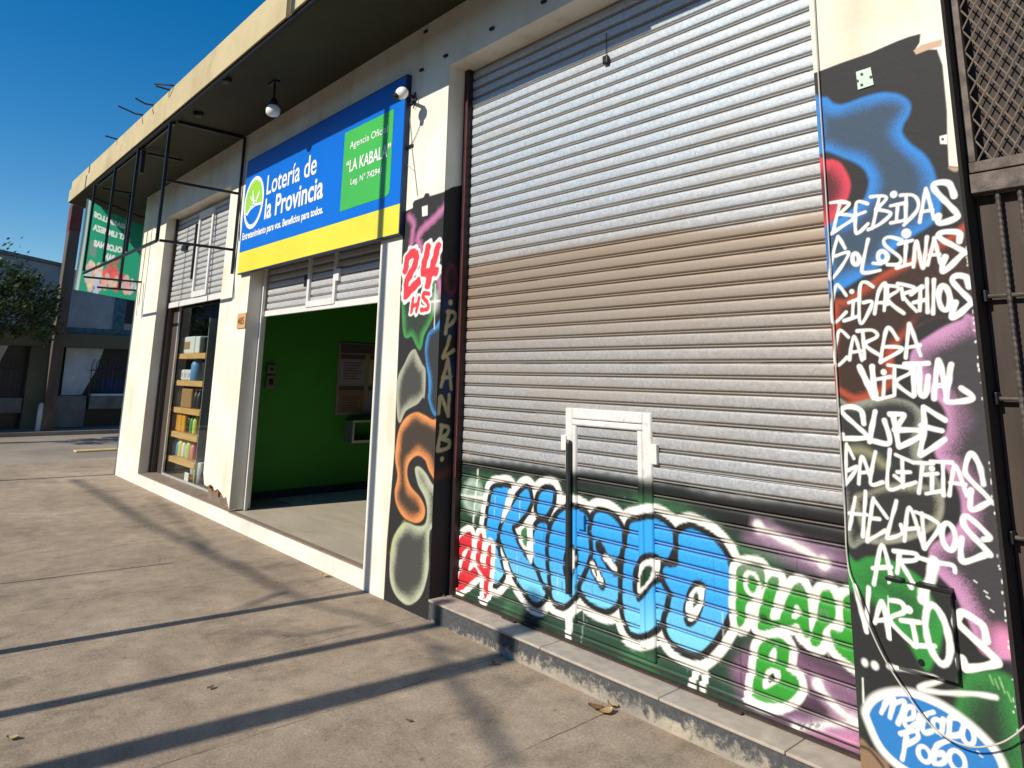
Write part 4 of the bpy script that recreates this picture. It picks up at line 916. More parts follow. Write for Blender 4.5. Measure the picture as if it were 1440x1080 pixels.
# ------------------------------------------------------------------ inside the open shop
XG = -8.32
rm = MB()
rm.box(XG-0.06, XG, 0.222, 5.2, 0.15, 3.3)
rm.box(XG, -3.9, 5.2, 5.3, 0.15, 3.3)
rm.box(-3.9, -3.84, 0.31, 5.3, 0.15, 3.3)
rm.build('interior_wall', m_green, B)
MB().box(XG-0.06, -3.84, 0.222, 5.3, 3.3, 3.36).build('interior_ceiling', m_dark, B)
MB().box(P2R+0.001, P3L-0.001, 0.0605, 0.33, 0.05, 0.148).box(XG, -3.9, 0.3305, 5.2, 0.05, 0.1475).build('interior_floor', m_floor, B)
MB().box(XG, XG+0.014, 0.225, 5.199, 0.149, 0.235).build('skirting', m_dark, B)
MB().box(XG+0.001, P2R-0.02, 0.223, 0.232, 0.15, 3.29).build('inner_reveal', m_whitepaint, B)
# window with display behind it
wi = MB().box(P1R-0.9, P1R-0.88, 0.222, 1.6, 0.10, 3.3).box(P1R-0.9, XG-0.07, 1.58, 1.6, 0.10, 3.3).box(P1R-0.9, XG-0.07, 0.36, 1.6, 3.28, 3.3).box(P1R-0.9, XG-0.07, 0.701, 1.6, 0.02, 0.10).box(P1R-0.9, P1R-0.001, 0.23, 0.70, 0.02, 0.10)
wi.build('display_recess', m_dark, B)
MB().box(P1R+0.0, P1R+0.05, 0.18, 0.36, 0.157, HEAD1).box(P1R+0.0505, P1R+0.27, 0.236, 0.25, 0.157, HEAD1).build('dark_lining', m_brownwood, B)
wf = MB().box(P1R+0.271, P1R+0.300, 0.236, 0.265, 0.157, 3.3).box(P1R+0.3005, P2L+0.3, 0.236, 0.265, 0.157, 0.178)
wfo = wf.build('window', simple('window_frame_metal', (0.55, 0.54, 0.52), 0.4, 0.3, 0.1, 10, 0.05), B)
def glass_mat():
    m = bpy.data.materials.new('window_glass'); m.use_nodes = True; nt = m.node_tree; nt.nodes.remove(nt.nodes['Principled BSDF'])
    out = nt.nodes['Material Output']; tr = N(nt, 'ShaderNodeBsdfTransparent'); tr.inputs[0].default_value = (0.93, 0.96, 0.95, 1)
    gl = N(nt, 'ShaderNodeBsdfGlossy'); gl.inputs['Roughness'].default_value = 0.02
    fz = N(nt, 'ShaderNodeFresnel'); fz.inputs[0].default_value = 1.45
    ge = N(nt, 'ShaderNodeNewGeometry'); iv = N(nt, 'ShaderNodeMath', operation='SUBTRACT'); iv.inputs[0].default_value = 1.0; nt.links.new(ge.outputs['Backfacing'], iv.inputs[1])
    fm_ = N(nt, 'ShaderNodeMath', operation='MULTIPLY'); nt.links.new(fz.outputs[0], fm_.inputs[0]); nt.links.new(iv.outputs[0], fm_.inputs[1])
    mx = N(nt, 'ShaderNodeMixShader'); nt.links.new(fm_.outputs[0], mx.inputs[0]); nt.links.new(tr.outputs[0], mx.inputs[1]); nt.links.new(gl.outputs[0], mx.inputs[2]); nt.links.new(mx.outputs[0], out.inputs[0])
    return m
MB().box(P1R+0.3005, P2L+0.3, 0.248, 0.253, 0.1785, 3.28).build('pane', glass_mat(), wfo)

# ------------------------------------------------------------------ lettering helper
def text_geo(s, bold=0.0, mirror=False):
    cu = bpy.data.curves.new('lettering', 'FONT'); cu.body = s; cu.size = 1.0; cu.offset = bold; cu.resolution_u = 4
    o = bpy.data.objects.new('lettering', cu); COL.objects.link(o)
    dg = bpy.context.evaluated_depsgraph_get(); dg.update()
    me = bpy.data.meshes.new_from_object(o.evaluated_get(dg)); bpy.data.objects.remove(o); 
    v = np.array([q.co[:2] for q in me.vertices]); f = [tuple(p.vertices) for p in me.polygons]
    bpy.data.meshes.remove(me)
    lo, hi = v.min(0), v.max(0)
    v = (v-lo)/(hi-lo)
    if mirror: v[:, 0] = 1-v[:, 0]; f = [tuple(reversed(q)) for q in f]
    return v, f
def text_on(mb, s, fn, bold=0.0, mirror=False, m=0, nrm=(0, -1, 0), th=0.002):
    v, f = text_geo(s, bold, mirror); n = len(mb.v); nv = len(v); d = Vector(nrm)*th
    P = [Vector(fn(a, b)) for a, b in v]
    mb.v += [tuple(q+d) for q in P]
    for q in f: mb.f.append(tuple(n+i for i in q)); mb.m.append(m)
    return mb
def on_plane(y, bl, br, top):
    """bottom-left, bottom-right and a top point read off the photo -> parallelogram kept upright on the plane at depth y"""
    a = PY(*bl, y); b = PY(*br, y); t = PY(*top, y)
    z = (a[2]+b[2])/2; h = t[2]-z
    return lambda u, v: (a[0]+(b[0]-a[0])*u, y, z+h*v)

# ------------------------------------------------------------------ blue shop sign
YF = -0.05
_c = [PY(u, v, YF) for u, v in ((349, 225), (332.5, 385), (573.3, 105.8), (560.3, 332.2))]
sx0, sx1 = (_c[0][0]+_c[1][0])/2, (_c[2][0]+_c[3][0])/2; sz0, sz1 = (_c[1][2]+_c[3][2])/2, (_c[0][2]+_c[2][2])/2
sg = empty('shop_sign', ((sx0+sx1)/2, YF/2, sz0), 'wide blue and yellow shop sign with white lettering above the open doorway', 'sign')
m_blue = simple('sign_blue', (0.001, 0.135, 0.60), 0.35, 0, 0.05, 2, 0.02)
m_yel = simple('sign_yellow', (0.78, 0.66, 0.045), 0.4, 0, 0.05, 2, 0.02)
m_sgreen = simple('sign_green', (0.055, 0.42, 0.06), 0.4, 0, 0.05, 2, 0.02)
m_lime = simple('sign_lime', (0.30, 0.62, 0.035), 0.4, 0, 0.05, 2, 0.02)
m_swhite = simple('sign_white', (0.82, 0.82, 0.80), 0.4, 0, 0.03, 4, 0.0)
m_edge = simple('sign_edge', (0.012, 0.03, 0.09), 0.5, 0.2, 0.1, 6, 0.02)
zy = (PY(336.7, 353.9, YF)[2]+PY(563, 288.6, YF)[2])/2
MB().box(sx0, sx1, YF+0.004, -0.004, sz0, sz1).build('sign_box', m_edge, sg)
MB().box(sx0+0.012, sx1-0.012, YF, YF+0.004, zy+0.001, sz1-0.012).build('blue_face', m_blue, sg)
MB().box(sx0+0.012, sx1-0.012, YF, YF+0.004, sz0+0.012, zy).build('yellow_band', m_yel, sg)
ga = PY(486, 186.7, YF); gb = PY(547, 275.6, YF); gx1 = PY(551, 215, YF)[0]; gx0 = PY(482, 240, YF)[0]
gz1 = (PY(486, 186.7, YF)[2]+PY(554.7, 153.3, YF)[2])/2; gz0 = (PY(478.3, 297, YF)[2]+PY(547, 275.6, YF)[2])/2
rr = 0.05
MB().prism([(gx0, gz0), (gx0, gz1), (gx1, gz1), (gx1, gz0+rr), (gx1-rr*0.3, gz0+rr*0.3), (gx1-rr, gz0)], 'y', YF-0.002, YF-0.0005).build('green_panel', m_sgreen, sg)
text_on(MB(), 'Lotería de', on_plane(YF-0.001, (374.7, 273.5), (444.7, 245.7), (436.3, 218.4)), 0.012).build('lettering', m_swhite, sg)
text_on(MB(), 'la Provincia', on_plane(YF-0.001, (371.5, 308), (453.8, 280), (373.4, 280)), 0.022).build('lettering', m_swhite, sg)
text_on(MB(), 'Entretenimiento para vos. Beneficios para todos.', on_plane(YF-0.001, (340.4, 340.5), (453.8, 304.5), (341, 328.5)), 0.03).build('lettering', m_swhite, sg)
text_on(MB(), 'Agencia Oficial', on_plane(YF-0.003, (492, 213), (545, 189), (493, 200)), 0.004).build('lettering', m_swhite, sg)
text_on(MB(), '“LA KABALA”', on_plane(YF-0.003, (487, 242), (549, 221), (487.5, 227)), 0.018).build('lettering', m_swhite, sg)
text_on(MB(), 'Leg. N° 742941', on_plane(YF-0.003, (493, 261.5), (536.5, 248), (493.5, 251)), 0.012).build('lettering', m_swhite, sg)
# round emblem
ez1 = PY(362.4, 247, YF)[2]; ez0 = PY(350.7, 322.8, YF)[2]; ex0 = PY(342.6, 300, YF)[0]; ex1 = PY(372, 266, YF)[0]
ecx, ecz, erx, erz = (ex0+ex1)/2, (ez0+ez1)/2, (ex1-ex0)/2, (ez1-ez0)/2
def ellpts(k, a0=0, a1=2*math.pi, n=40): return [(ecx+erx*k*math.cos(a0+(a1-a0)*i/n), ecz+erz*k*math.sin(a0+(a1-a0)*i/n)) for i in range(n+ (0 if abs(a1-a0-2*math.pi) < 1e-6 else 1))]
def flat(mb, pts, y, m=0):
    n = len(mb.v); mb.v += [(p[0], y, p[1]) for p in pts]; mb.f.append(tuple(range(n, n+len(pts)))); mb.m.append(m); return mb
em = flat(MB(), ellpts(1.0), YF-0.001).build('emblem', m_swhite, sg)
flat(MB(), ellpts(0.86), YF-0.002).build('emblem_green', m_lime, em)
wave = [(ecx-erx*0.84, ecz-erz*0.30), (ecx-erx*0.62, ecz-erz*0.36), (ecx-erx*0.30, ecz-erz*0.18), (ecx+erx*0.2, ecz-erz*0.10), (ecx+erx*0.82, ecz-erz*0.14)]
flat(MB(), [(p[0], p[1]+erz*0.03) for p in wave]+ellpts(0.87, -0.06*math.pi, -0.90*math.pi, 24), YF-0.003).build('emblem_wave', m_swhite, em)
flat(MB(), [(p[0]+erx*0.06, p[1]-erz*0.07) for p in wave]+ellpts(0.83, -0.09*math.pi, -0.86*math.pi, 24), YF-0.004).build('emblem_blue', m_blue, em)
fg = MB()
def epos(a, b): return (ecx+erx*a, ecz+erz*b)
for pts in ([(-0.22, 0.50), (-0.12, 0.45), (0.06, 0.08), (0.22, 0.0), (0.05, -0.16), (-0.12, 0.05)], [(0.58, 0.28), (0.52, 0.40), (0.22, 0.06), (0.10, -0.02), (0.28, -0.06)], [(-0.45, -0.10), (0.0, -0.10), (0.25, -0.02), (0.30, -0.20), (0.0, -0.24), (-0.36, -0.30), (-0.10, -0.18)], [(-0.42, 0.28), (-0.36, 0.30), (-0.02, 0.0), (-0.06, -0.06)]):
    flat(fg, [epos(*q) for q in pts], YF-0.0035)
fg.build('emblem_figure', m_swhite, em)

# ------------------------------------------------------------------ things fixed to the front
def cyl_between(mb, a, b, r, seg=10, m=0): return mb.tube([a, b], r, seg, m)
q = PY(565, 131, -0.19)
cm = empty('security_camera', (q[0]+0.10, 0, q[2]), 'small white security camera beside the top corner of the blue sign', 'camera')
MB().tube([(sx1+0.05, -0.003, q[2]+0.05), (sx1+0.05, -0.10, q[2]+0.06), (q[0]+0.03, -0.17, q[2]+0.03)], 0.014, 8).build('bracket', m_black, cm)
bm = bmesh.new(); bmesh.ops.create_uvsphere(bm, u_segments=20, v_segments=12, radius=0.052)
bmesh.ops.scale(bm, vec=(1.2, 0.9, 0.95), verts=bm.verts); bmesh.ops.translate(bm, vec=(q[0], -0.19, q[2]), verts=bm.verts)
MB().add_bm(bm).build('housing', m_swhite, cm, True)
MB().tube([(q[0]-0.01, -0.225, q[2]-0.03), (q[0]-0.02, -0.245, q[2]-0.045)], [0.030, 0.027], 14).build('lens', m_black, cm)
MB().tube([(sx1+0.05, -0.01, q[2]+0.06), (sx1+0.09, -0.02, q[2]+0.08), (sx1+0.11, -0.02, q[2]), (sx1+0.06, -0.015, q[2]-0.05)], 0.005, 6).build('cable', m_black, cm)
# hanging bulb
yl = -0.43; q = PY(387, 112, yl); b = PY(384, 155, yl)
lp = empty('hanging_lamp', (q[0], yl, SOF-0.004), 'white bulb hanging on a short black cable from the canopy soffit', 'lamp')
MB().box(q[0]-0.10, q[0]+0.06, yl-0.03, yl+0.03, SOF-0.022, SOF-0.004).build('ceiling_rose', m_black, lp)
MB().tube([(q[0], yl, SOF-0.02), (q[0]+0.01, yl, b[2]+0.16), (b[0], yl, b[2]+0.10)], 0.010, 6).build('cable', m_black, lp)
MB().lathe((b[0], yl, b[2]+0.045), [(0.045, 0), (0.04, 0.04), (0.025, 0.07), (0.015, 0.08)], 14).build('socket', m_black, lp)
MB().lathe((b[0], yl, b[2]-0.065), [(0.02, 0), (0.052, 0.012), (0.066, 0.035), (0.068, 0.07), (0.060, 0.095), (0.046, 0.11)], 18).build('bulb', m_swhite, lp, True)
# house number tile
q = PY(341, 451, 0)
hn = empty('house_number', (q[0], 0, q[2]), 'small terracotta house number tile on the white pillar', 'number plate')
tw, thh = 0.13, 0.085
MB().box(q[0]-tw, q[0]+tw*0.9, -0.014, -0.001, q[2]-thh, q[2]+thh, bev=0.004).build('tile', simple('terracotta', (0.62, 0.36, 0.16), 0.5, 0, 0.15, 20, 0.1), hn)
text_on(MB(), '485', lambda u, v: (q[0]-tw*0.75+tw*1.4*u, -0.0145, q[2]-thh*0.5+thh*0.95*v), 0.01).build('numerals', simple('brown_glaze', (0.20, 0.08, 0.02), 0.4, 0, 0.1, 20, 0), hn)
# meter box door on the right pillar, sprayed over like the wall
e6 = conv(1180, 760, 3.377, 0.0)
mb0 = e6((248, 185), (548, 240), (572, 655), (275, 585))
mx0 = mb0[0][0]*0.5+mb0[3][0]*0.5; mx1 = mb0[1][0]*0.5+mb0[2][0]*0.5; mz1 = (mb0[0][1]+mb0[1][1])/2; mz0 = (mb0[2][1]+mb0[3][1])/2
mbx = empty('meter_box', ((mx0+mx1)/2, 0, mz0), 'flush meter box with a sprayed-over hinged door low on the lettered pillar', 'meter box')
m_mdoor = plaster('sprayed_meter_door', (0.3, 0.3, 0.3), (0.2, 0.2, 0.2), paint=True)
me, U, V = grid_mesh('door', np.linspace(mx0, mx1, 80), np.linspace(mz0, mz1, 110), lambda u, v: np.stack([u, np.full_like(u, -0.034), v], 1))
p = Paint(U, V); paint_pillar_right(p); p.attr(me)
link('door', me, m_mdoor, mbx)
MB().box(mx0, mx1, -0.0335, -0.002, mz0, mz1).build('case', m_black, mbx)
MB().box(mx0-0.004, mx0+0.05, -0.040, -0.002, mz1+0.001, mz1+0.012).box(mx0+0.10, mx1+0.004, -0.040, -0.002, mz1+0.001, mz1+0.012).build('hinge', m_black, mbx)
lk = e6((408, 567))[0]
MB().tube([(lk[0], -0.0345, lk[1]), (lk[0], -0.039, lk[1])], 0.011, 14).build('lock', m_black, mbx)
# pale sheet with four screws on the same pillar
a = conv(1140, 0, 3.6, 0.0)
pl = a((232, 366), (306, 342), (322, 430), (242, 456))
ps = empty('paper_notice', (pl[0][0], 0, pl[3][1]), 'pale green blank notice screwed high on the lettered pillar', 'notice')
MB().prism(pl, 'y', -0.006, -0.001).build('sheet', simple('pale_green_card', c8(205, 228, 208, 0.85), 0.6, 0, 0.04, 20, 0.05), ps)
for qq in a((262, 378), (240, 412), (262, 432), (308, 392)): MB().tube([(qq[0], -0.006, qq[1]), (qq[0], -0.009, qq[1])], 0.006, 8).build('screw', m_black, ps)
# loose cable down the pillar edge, looping across to the gate
pts = [(1143, -30), (1150, 95), (1160, 250), (1170, 420), (1178, 560), (1187, 700), (1192, 790), (1203, 830), (1222, 880), (1243, 925), (1268, 965), (1300, 1010), (1330, 1036), (1365, 1050), (1400, 1047), (1425, 1035), (1450, 1012)]
cb = [PY(u, v, -0.012 if i < 7 else -0.045) for i, (u, v) in enumerate(pts)]
P3 = np.array(cb); sm = np.stack([smooth(P3[:, [0, 2]], n=6)[:, 0], np.interp(np.arange(0, len(P3)-1+1e-6, 1/6), np.arange(len(P3)), P3[:, 1])[:len(smooth(P3[:, [0, 2]], n=6))], smooth(P3[:, [0, 2]], n=6)[:, 1]], 1)
cbo = MB().tube([tuple(q) for q in sm], 0.0030, 6).build('cable', simple('pale_cable', (0.50, 0.47, 0.42), 0.5, 0, 0.1, 15, 0)); tag(cbo, 'thin pale cable running down the edge of the lettered pillar and drooping across its foot', 'cable')

# ------------------------------------------------------------------ steel awning frame
fx0, fx1 = -12.15, -8.36; fy = -0.85; fz0 = 3.005; fz1 = 4.395
fm = empty('awning_frame', (fx0, fy, fz0), 'bare black steel awning frame hanging under the canopy', 'frame')
bt = 0.014
def bar(name, a, b, t=bt):
    mb = MB()
    lo = [min(a[i], b[i])-t for i in range(3)]; hi = [max(a[i], b[i])+t for i in range(3)]
    ax = max(range(3), key=lambda i: abs(a[i]-b[i])); lo[ax] += 2*t; hi[ax] -= 2*t
    return mb.box(lo[0], hi[0], lo[1], hi[1], lo[2], hi[2]).build(name, m_black, fm)
for x in (fx1, -9.69, -10.89, fx0): bar('post', (x, fy, fz0-0.02 if x == fx1 else fz0+0.02), (x, fy, fz1), 0.016)
bar('rail', (fx0, fy, fz0), (fx1-0.0, fy, fz0)); bar('rail', (fx0, fy+0.045, fz1+0.0), (fx1, fy+0.045, fz1))
for x in (fx1,): 
    bar('rail', (x+0.05, fy, fz0+0.0), (x+0.05, -0.02, fz0)); bar('rail', (x+0.05, fy, 3.69), (x+0.05, -0.02, 3.69)); bar('rail', (x+0.05, fy+0.05, fz1), (x+0.05, -0.02, fz1), 0.018)
    bar('post', (x+0.10, -0.03, 2.70), (x+0.10, -0.03, fz1), 0.014)
for x in (-9.69, fx0): bar('rail', (x, fy+0.09, fz1-0.05), (x, fy+0.55, fz1-0.05))
bar('rail', (fx0-0.02, fy, fz0-0.05), (fx0-0.02, -0.02, fz0-0.05)); bar('rail', (fx0-0.3, fy+0.25, fz0-0.16), (fx0-0.3, -0.02, fz0-0.16))
bar('post', (-12.35, -0.30, 2.80), (-12.35, -0.30, 4.38), 0.020)
bar('post', (-9.69, fy+0.06, 4.05), (-9.69, fy+0.06, fz1), 0.022)

# ------------------------------------------------------------------ banner on the cut-off corner, seen from behind
bA = Vector((-12.66, -0.86, 0)); bD = Vector((-0.7071, 0.7071, 0)); bN = Vector((0.7071, 0.7071, 0)); bW = 2.6; bz0, bz1 = 2.80, 4.26
bn = empty('banner', (bA.x, bA.y, bz0), 'green goods banner seen from behind with its white lettering reversed', 'banner')
def bpt(u, z, off=0.0): q = bA + bD*u + bN*off; return (q.x, q.y, z)
def bproj(u, v):
    """photo point -> (distance along the banner, height)"""
    r = ray(u, v); n3 = np.array([bN.x, bN.y, 0]); t = (n3 @ (np.array([bA.x, bA.y, 0])-C0))/(n3 @ r); q = C0+t*r
    return (Vector((q[0], q[1], 0))-bA).dot(bD), q[2]
me, U, V = grid_mesh('sheet', np.linspace(0, bW, 240), np.linspace(bz0, bz1, 150), lambda u, v: np.stack([bA.x-0.7071*u+0.7071*0.012*np.sin(u*5+v*2), bA.y+0.7071*u+0.7071*0.012*np.sin(u*5+v*2), v - 0.10*np.sin(np.pi*np.clip(u/bW, 0, 1))*np.clip((v-bz1+0.4)/0.4, 0, 1)], 1))
p = Paint(U, V)
p.fill([(-1, 0), (bW+1, 0), (bW+1, 9), (-1, 9)], (0.03, 0.36, 0.21), 0.01, sm=False)
p.fill([(-1, 0), (0.11, 0), (0.11, 9), (-1, 9)], (0.50, 0.62, 0.56), 0.01, sm=False)
p.fill([bproj(*q) for q in ((127, 338), (136, 340), (134, 362), (124, 358))], (0.20, 0.30, 0.27), 0.02, sm=False)
for s_, l, rgt, hpx in (('CIGARRILLOS', (132, 304), (183, 322), 9), ('ART LIMPIEZA', (130, 323), (182, 340), 9), ('GOLOSINAS', (131, 346), (177, 356), 9), ('PAN', (147, 365), (161, 369), 10)):
    u0, za = bproj(*l); u1, zb_ = bproj(*rgt); hh = bproj(l[0], l[1]-hpx)[1]-za
    tv, tf = text_geo(s_, 0.035, True)
    TV = np.stack([u0+(u1-u0)*tv[:, 0], za+(zb_-za)*0.5*tv[:, 0]+hh*tv[:, 1]], 1)
    for f_ in tf: p.fill(TV[list(f_)], (0.80, 0.84, 0.80), 0.002, grow=0.005, sm=False)
rs = np.random.RandomState(2)
for cc_, L_ in (((0.80, 0.16, 0.15), ((160, 380, .15), (150, 388, .17), (166, 390, .15), (172, 397, .13), (142, 394, .12))), ((0.85, 0.58, 0.46), ((128, 377, .12), (140, 379, .11), (136, 390, .12), (150, 399, .12), (178, 400, .14), (160, 398, .10), (126, 397, .13))), ((0.62, 0.68, 0.72), ((132, 400, .14), (124, 388, .09), (186, 404, .1)))):
    for (u, v, r_) in L_:
        a_, z_ = bproj(u, v)
        for k in range(7):
            p.ell((a_+rs.normal(0, r_*0.5), z_+rs.normal(0, r_*0.5)), r_*0.5, r_*0.45, 0, tuple(c*rs.uniform(0.7, 1.15) for c in cc_), 0.015, fill=True)
p.attr(me)
m_ban = bpy.data.materials.new('printed_banner'); m_ban.use_nodes = True; nt = m_ban.node_tree; bs = nt.nodes['Principled BSDF']
at = N(nt, 'ShaderNodeAttribute', attribute_name='paint'); nt.links.new(at.outputs['Color'], bs.inputs['Base Color']); bs.inputs['Roughness'].default_value = 0.6
t = N(nt, 'ShaderNodeBsdfTranslucent'); nt.links.new(at.outputs['Color'], t.inputs[0])
mx = N(nt, 'ShaderNodeMixShader'); mx.inputs[0].default_value = 0.6
nt.links.new(bs.outputs[0], mx.inputs[1]); nt.links.new(t.outputs[0], mx.inputs[2]); nt.links.new(mx.outputs[0], nt.nodes['Material Output'].inputs[0])
link('sheet', me, m_ban, bn)
MB().tube([bpt(0.0, bz1+0.03, 0.03), bpt(bW, bz1+0.03, 0.03)], 0.02, 8).build('top_rod', m_black, bn)

# ------------------------------------------------------------------ shelves and goods behind the window
YSH = 0.30
def sp_(u, v, y=YSH): return PY(u, v, y)
sl = empty('shelf_unit', (-11.0, 0.6, 0.1), 'open pine shelf unit full of goods behind the shop window', 'shelves')
shx0, shx1 = sp_(247, 500)[0], sp_(288, 505)[0]
SHZ = []
for v0, v1 in ((494, 503.5), (532.5, 541), (571.5, 580.5), (607.5, 621), (645, 659)):
    z = sp_(250 if v0 < 560 else 238, v0)[2]*0.5 + sp_(286, v0+6)[2]*0.5; SHZ.append(z)
    MB().box(shx0, shx1, YSH, YSH+0.35, z-0.075, z, bev=0.004).build('shelf', m_shelf, sl)
MB().box(shx1+0.002, shx1+0.025, YSH+0.01, YSH+0.36, 0.10, 2.3).build('upright', m_steel, sl)
MB().box(shx0-0.03, shx0-0.002, YSH+0.01, YSH+0.36, 0.10, 2.3).build('upright', m_dark, sl)
sl2 = empty('shelf_unit', (-9.4, 0.8, 0.1), 'dark shelf rack half hidden behind the broken pillar', 'shelves')
for z in (1.80, 1.44, 1.06, 0.68): MB().box(shx1+0.15, XG-0.12, 0.75, 1.1, z-0.03, z).build('shelf', m_brownwood, sl2)
MB().box(shx1+0.12, shx1+0.15, 0.75, 1.1, 0.1, 2.3).build('upright', m_dark, sl2)
def col(n, c, r=0.45): return simple(n, c, r, 0, 0.06, 30, 0.03)
def fx(u, y=YSH+0.12, v=560): return PY(u, v, y)[0]
def pack(name, u0, u1, lvl, h, colr, label, cat, dep=0.16, art=None, group=None, y=YSH+0.05):
    x0 = PY(u0, VL[lvl], y)[0]; x1 = PY(u1, VL[lvl], y)[0]; z = SHZ[lvl]+0.001
    t = empty(name, ((x0+x1)/2, y, z), label, cat, group)
    MB().box(x0, x1, y, y+dep, z, z+h, bev=min(0.02, (x1-x0)*0.15)).build('body', colr, t)
    if art:
        MB().box(x0+(x1-x0)*0.25, x0+(x1-x0)*0.75, y-0.002, y, z+h*0.25, z+h*0.7).build('printed_label', art, t)
    return t
VL = [494, 533, 572, 610, 648]
def bottle(name, u, lvl, r, h, colr, cap, label, cat, group=None, y=YSH+0.12):
    x = PY(u, VL[lvl], y)[0]; z = SHZ[lvl]+0.001
    t = empty(name, (x, y, z), label, cat, group)
    MB().lathe((x, y, z), [(r*0.9, 0), (r, 0.01), (r, h*0.62), (r*0.8, h*0.72), (r*0.38, h*0.82), (r*0.36, h*0.90)], 12).build('body', colr, t, True)
    MB().lathe((x, y, z+h*0.90), [(r*0.45, 0), (r*0.45, h*0.09), (r*0.35, h*0.10)], 10).build('cap', cap, t)
    return t
g_w, g_y, g_o, g_b, g_p, g_g, g_br, g_dk, g_s = col('pack_white', (.75, .75, .72)), col('pack_yellow', (.70, .62, .10)), col('pack_orange', (.75, .36, .04)), col('pack_blue', (.12, .30, .60)), col('pack_pink', (.75, .25, .30)), col('pack_green', (.10, .30, .06)), col('pack_card', (.40, .23, .10)), col('pack_dark', (.03, .03, .03)), col('pack_silver', (.5, .5, .5), .3)
g_lg = col('pack_lime', (.55, .65, .15)); g_red = col('pack_red', (.5, .12, .02))
pack('paper_pack', 250, 272, 0, 0.245, g_w, 'large white patterned pack on the top shelf in the window', 'pack', 0.20, g_br)
pack('paper_pack', 273, 279, 0, 0.240, g_w, 'narrow plain white pack wedged beside the patterned one', 'pack', 0.20)
pack('dark_box', 280, 285, 0, 0.22, g_dk, 'dark upright box at the right end of the top shelf', 'box', 0.2)
pack('sugar_bag', 247, 252, 1, 0.15, g_p, 'pink bag at the left end of the second shelf', 'bag', 0.12)
for i, (a_, b_, w_) in enumerate(((253, 257.5, 'beside the pink bag'), (258, 262.5, 'in the middle of the three white ones'), (263, 268, 'beside the tall canister'))):
    pack('sugar_bag', a_, b_, 1, 0.15, g_w, 'small white bag on the second shelf, ' + w_, 'bag', 0.12, g_s, 'white bags on the second shelf')
bottle('canister', 276, 1, 0.085, 0.36, g_b, g_w, 'tall blue and white canister on the second shelf', 'canister')
pack('dark_box', 281.5, 285.5, 1, 0.25, g_dk, 'dark box standing right of the tall canister', 'box', 0.15)
bottle('detergent_bottle', 243.5, 2, 0.055, 0.28, g_b, g_w, 'blue bottle at the left end of the third shelf', 'bottle')
bottle('detergent_bottle', 247.0, 2, 0.055, 0.29, g_lg, g_g, 'lime bottle between the blue bottle and the cardboard box', 'bottle')
pack('carton', 253, 267, 2, 0.265, g_br, 'brown cardboard carton on the third shelf', 'carton', 0.22)
for i, (u, w_) in enumerate(((271, 'next to the brown carton'), (275.5, 'between two like it'), (280, 'by the steel upright'))):
    bottle('spray_bottle', u, 2, 0.045, 0.27, g_dk, g_s, 'dark silver-capped bottle ' + w_, 'bottle', 'silver-capped bottles on the third shelf')
pack('snack_bag', 238.5, 241, 3, 0.23, g_p, 'pink packet at the left end of the fourth shelf', 'packet', 0.12)
for a_, b_, w_ in ((242, 247, 'next to the pink packet'), (247.5, 252.5, 'between two like it'), (253, 257.5, 'beside the dark bottles')):
    pack('snack_bag', a_, b_, 3, 0.24, g_o, 'orange packet on the fourth shelf, ' + w_, 'packet', 0.12, None, 'orange packets on the fourth shelf')
for u, c_, w_ in ((262, g_dk, 'black bottle beside the orange packets'), (266, g_dk, 'black bottle with another dark one on each side'), (270, g_g, 'green bottle on the fourth shelf under a white cap'), (274.5, g_lg, 'lime bottle at the right end of the fourth shelf')):
    bottle('cleaner_bottle', u, 3, 0.045, 0.27, c_, g_w if c_ is g_g else g_dk, w_, 'bottle', 'bottles on the fourth shelf')
bottle('duster_bottle', 255, 4, 0.06, 0.30, g_y, g_y, 'yellow bottle on the lowest shelf', 'bottle')
bottle('duster_bottle', 266, 4, 0.06, 0.29, g_lg, g_lg, 'yellow-green bottle on the lowest shelf', 'bottle')
bottle('clear_jar', 246, 4, 0.06, 0.26, g_s, g_w, 'greyish jar at the left end of the lowest shelf', 'jar')
for i, (u, lv, r_, h_, c_, cp, lab, kind) in enumerate((
    (250.5, 2, .040, .27, g_w, g_b, 'white bottle squeezed in behind the lime one', 'bottle'), (258.5, 4, .045, .25, g_w, g_g, 'white bottle between the yellow and the yellow-green ones', 'bottle'),
    (261.8, 4, .040, .22, g_s, g_w, 'short silver bottle left of the yellow-green one', 'bottle'), (250.3, 4, .045, .24, g_b, g_w, 'small blue bottle left of the yellow one', 'bottle'),
    (271.0, 4, .045, .25, g_p, g_w, 'pink bottle right of the yellow-green one', 'bottle'), (272.0, 1, .035, .24, g_w, g_b, 'thin white flask just left of the tall canister', 'flask'))):
    bottle('bottle', u, lv, r_, h_, c_, cp, lab, kind, None, YSH+0.11+0.02*(i % 3))
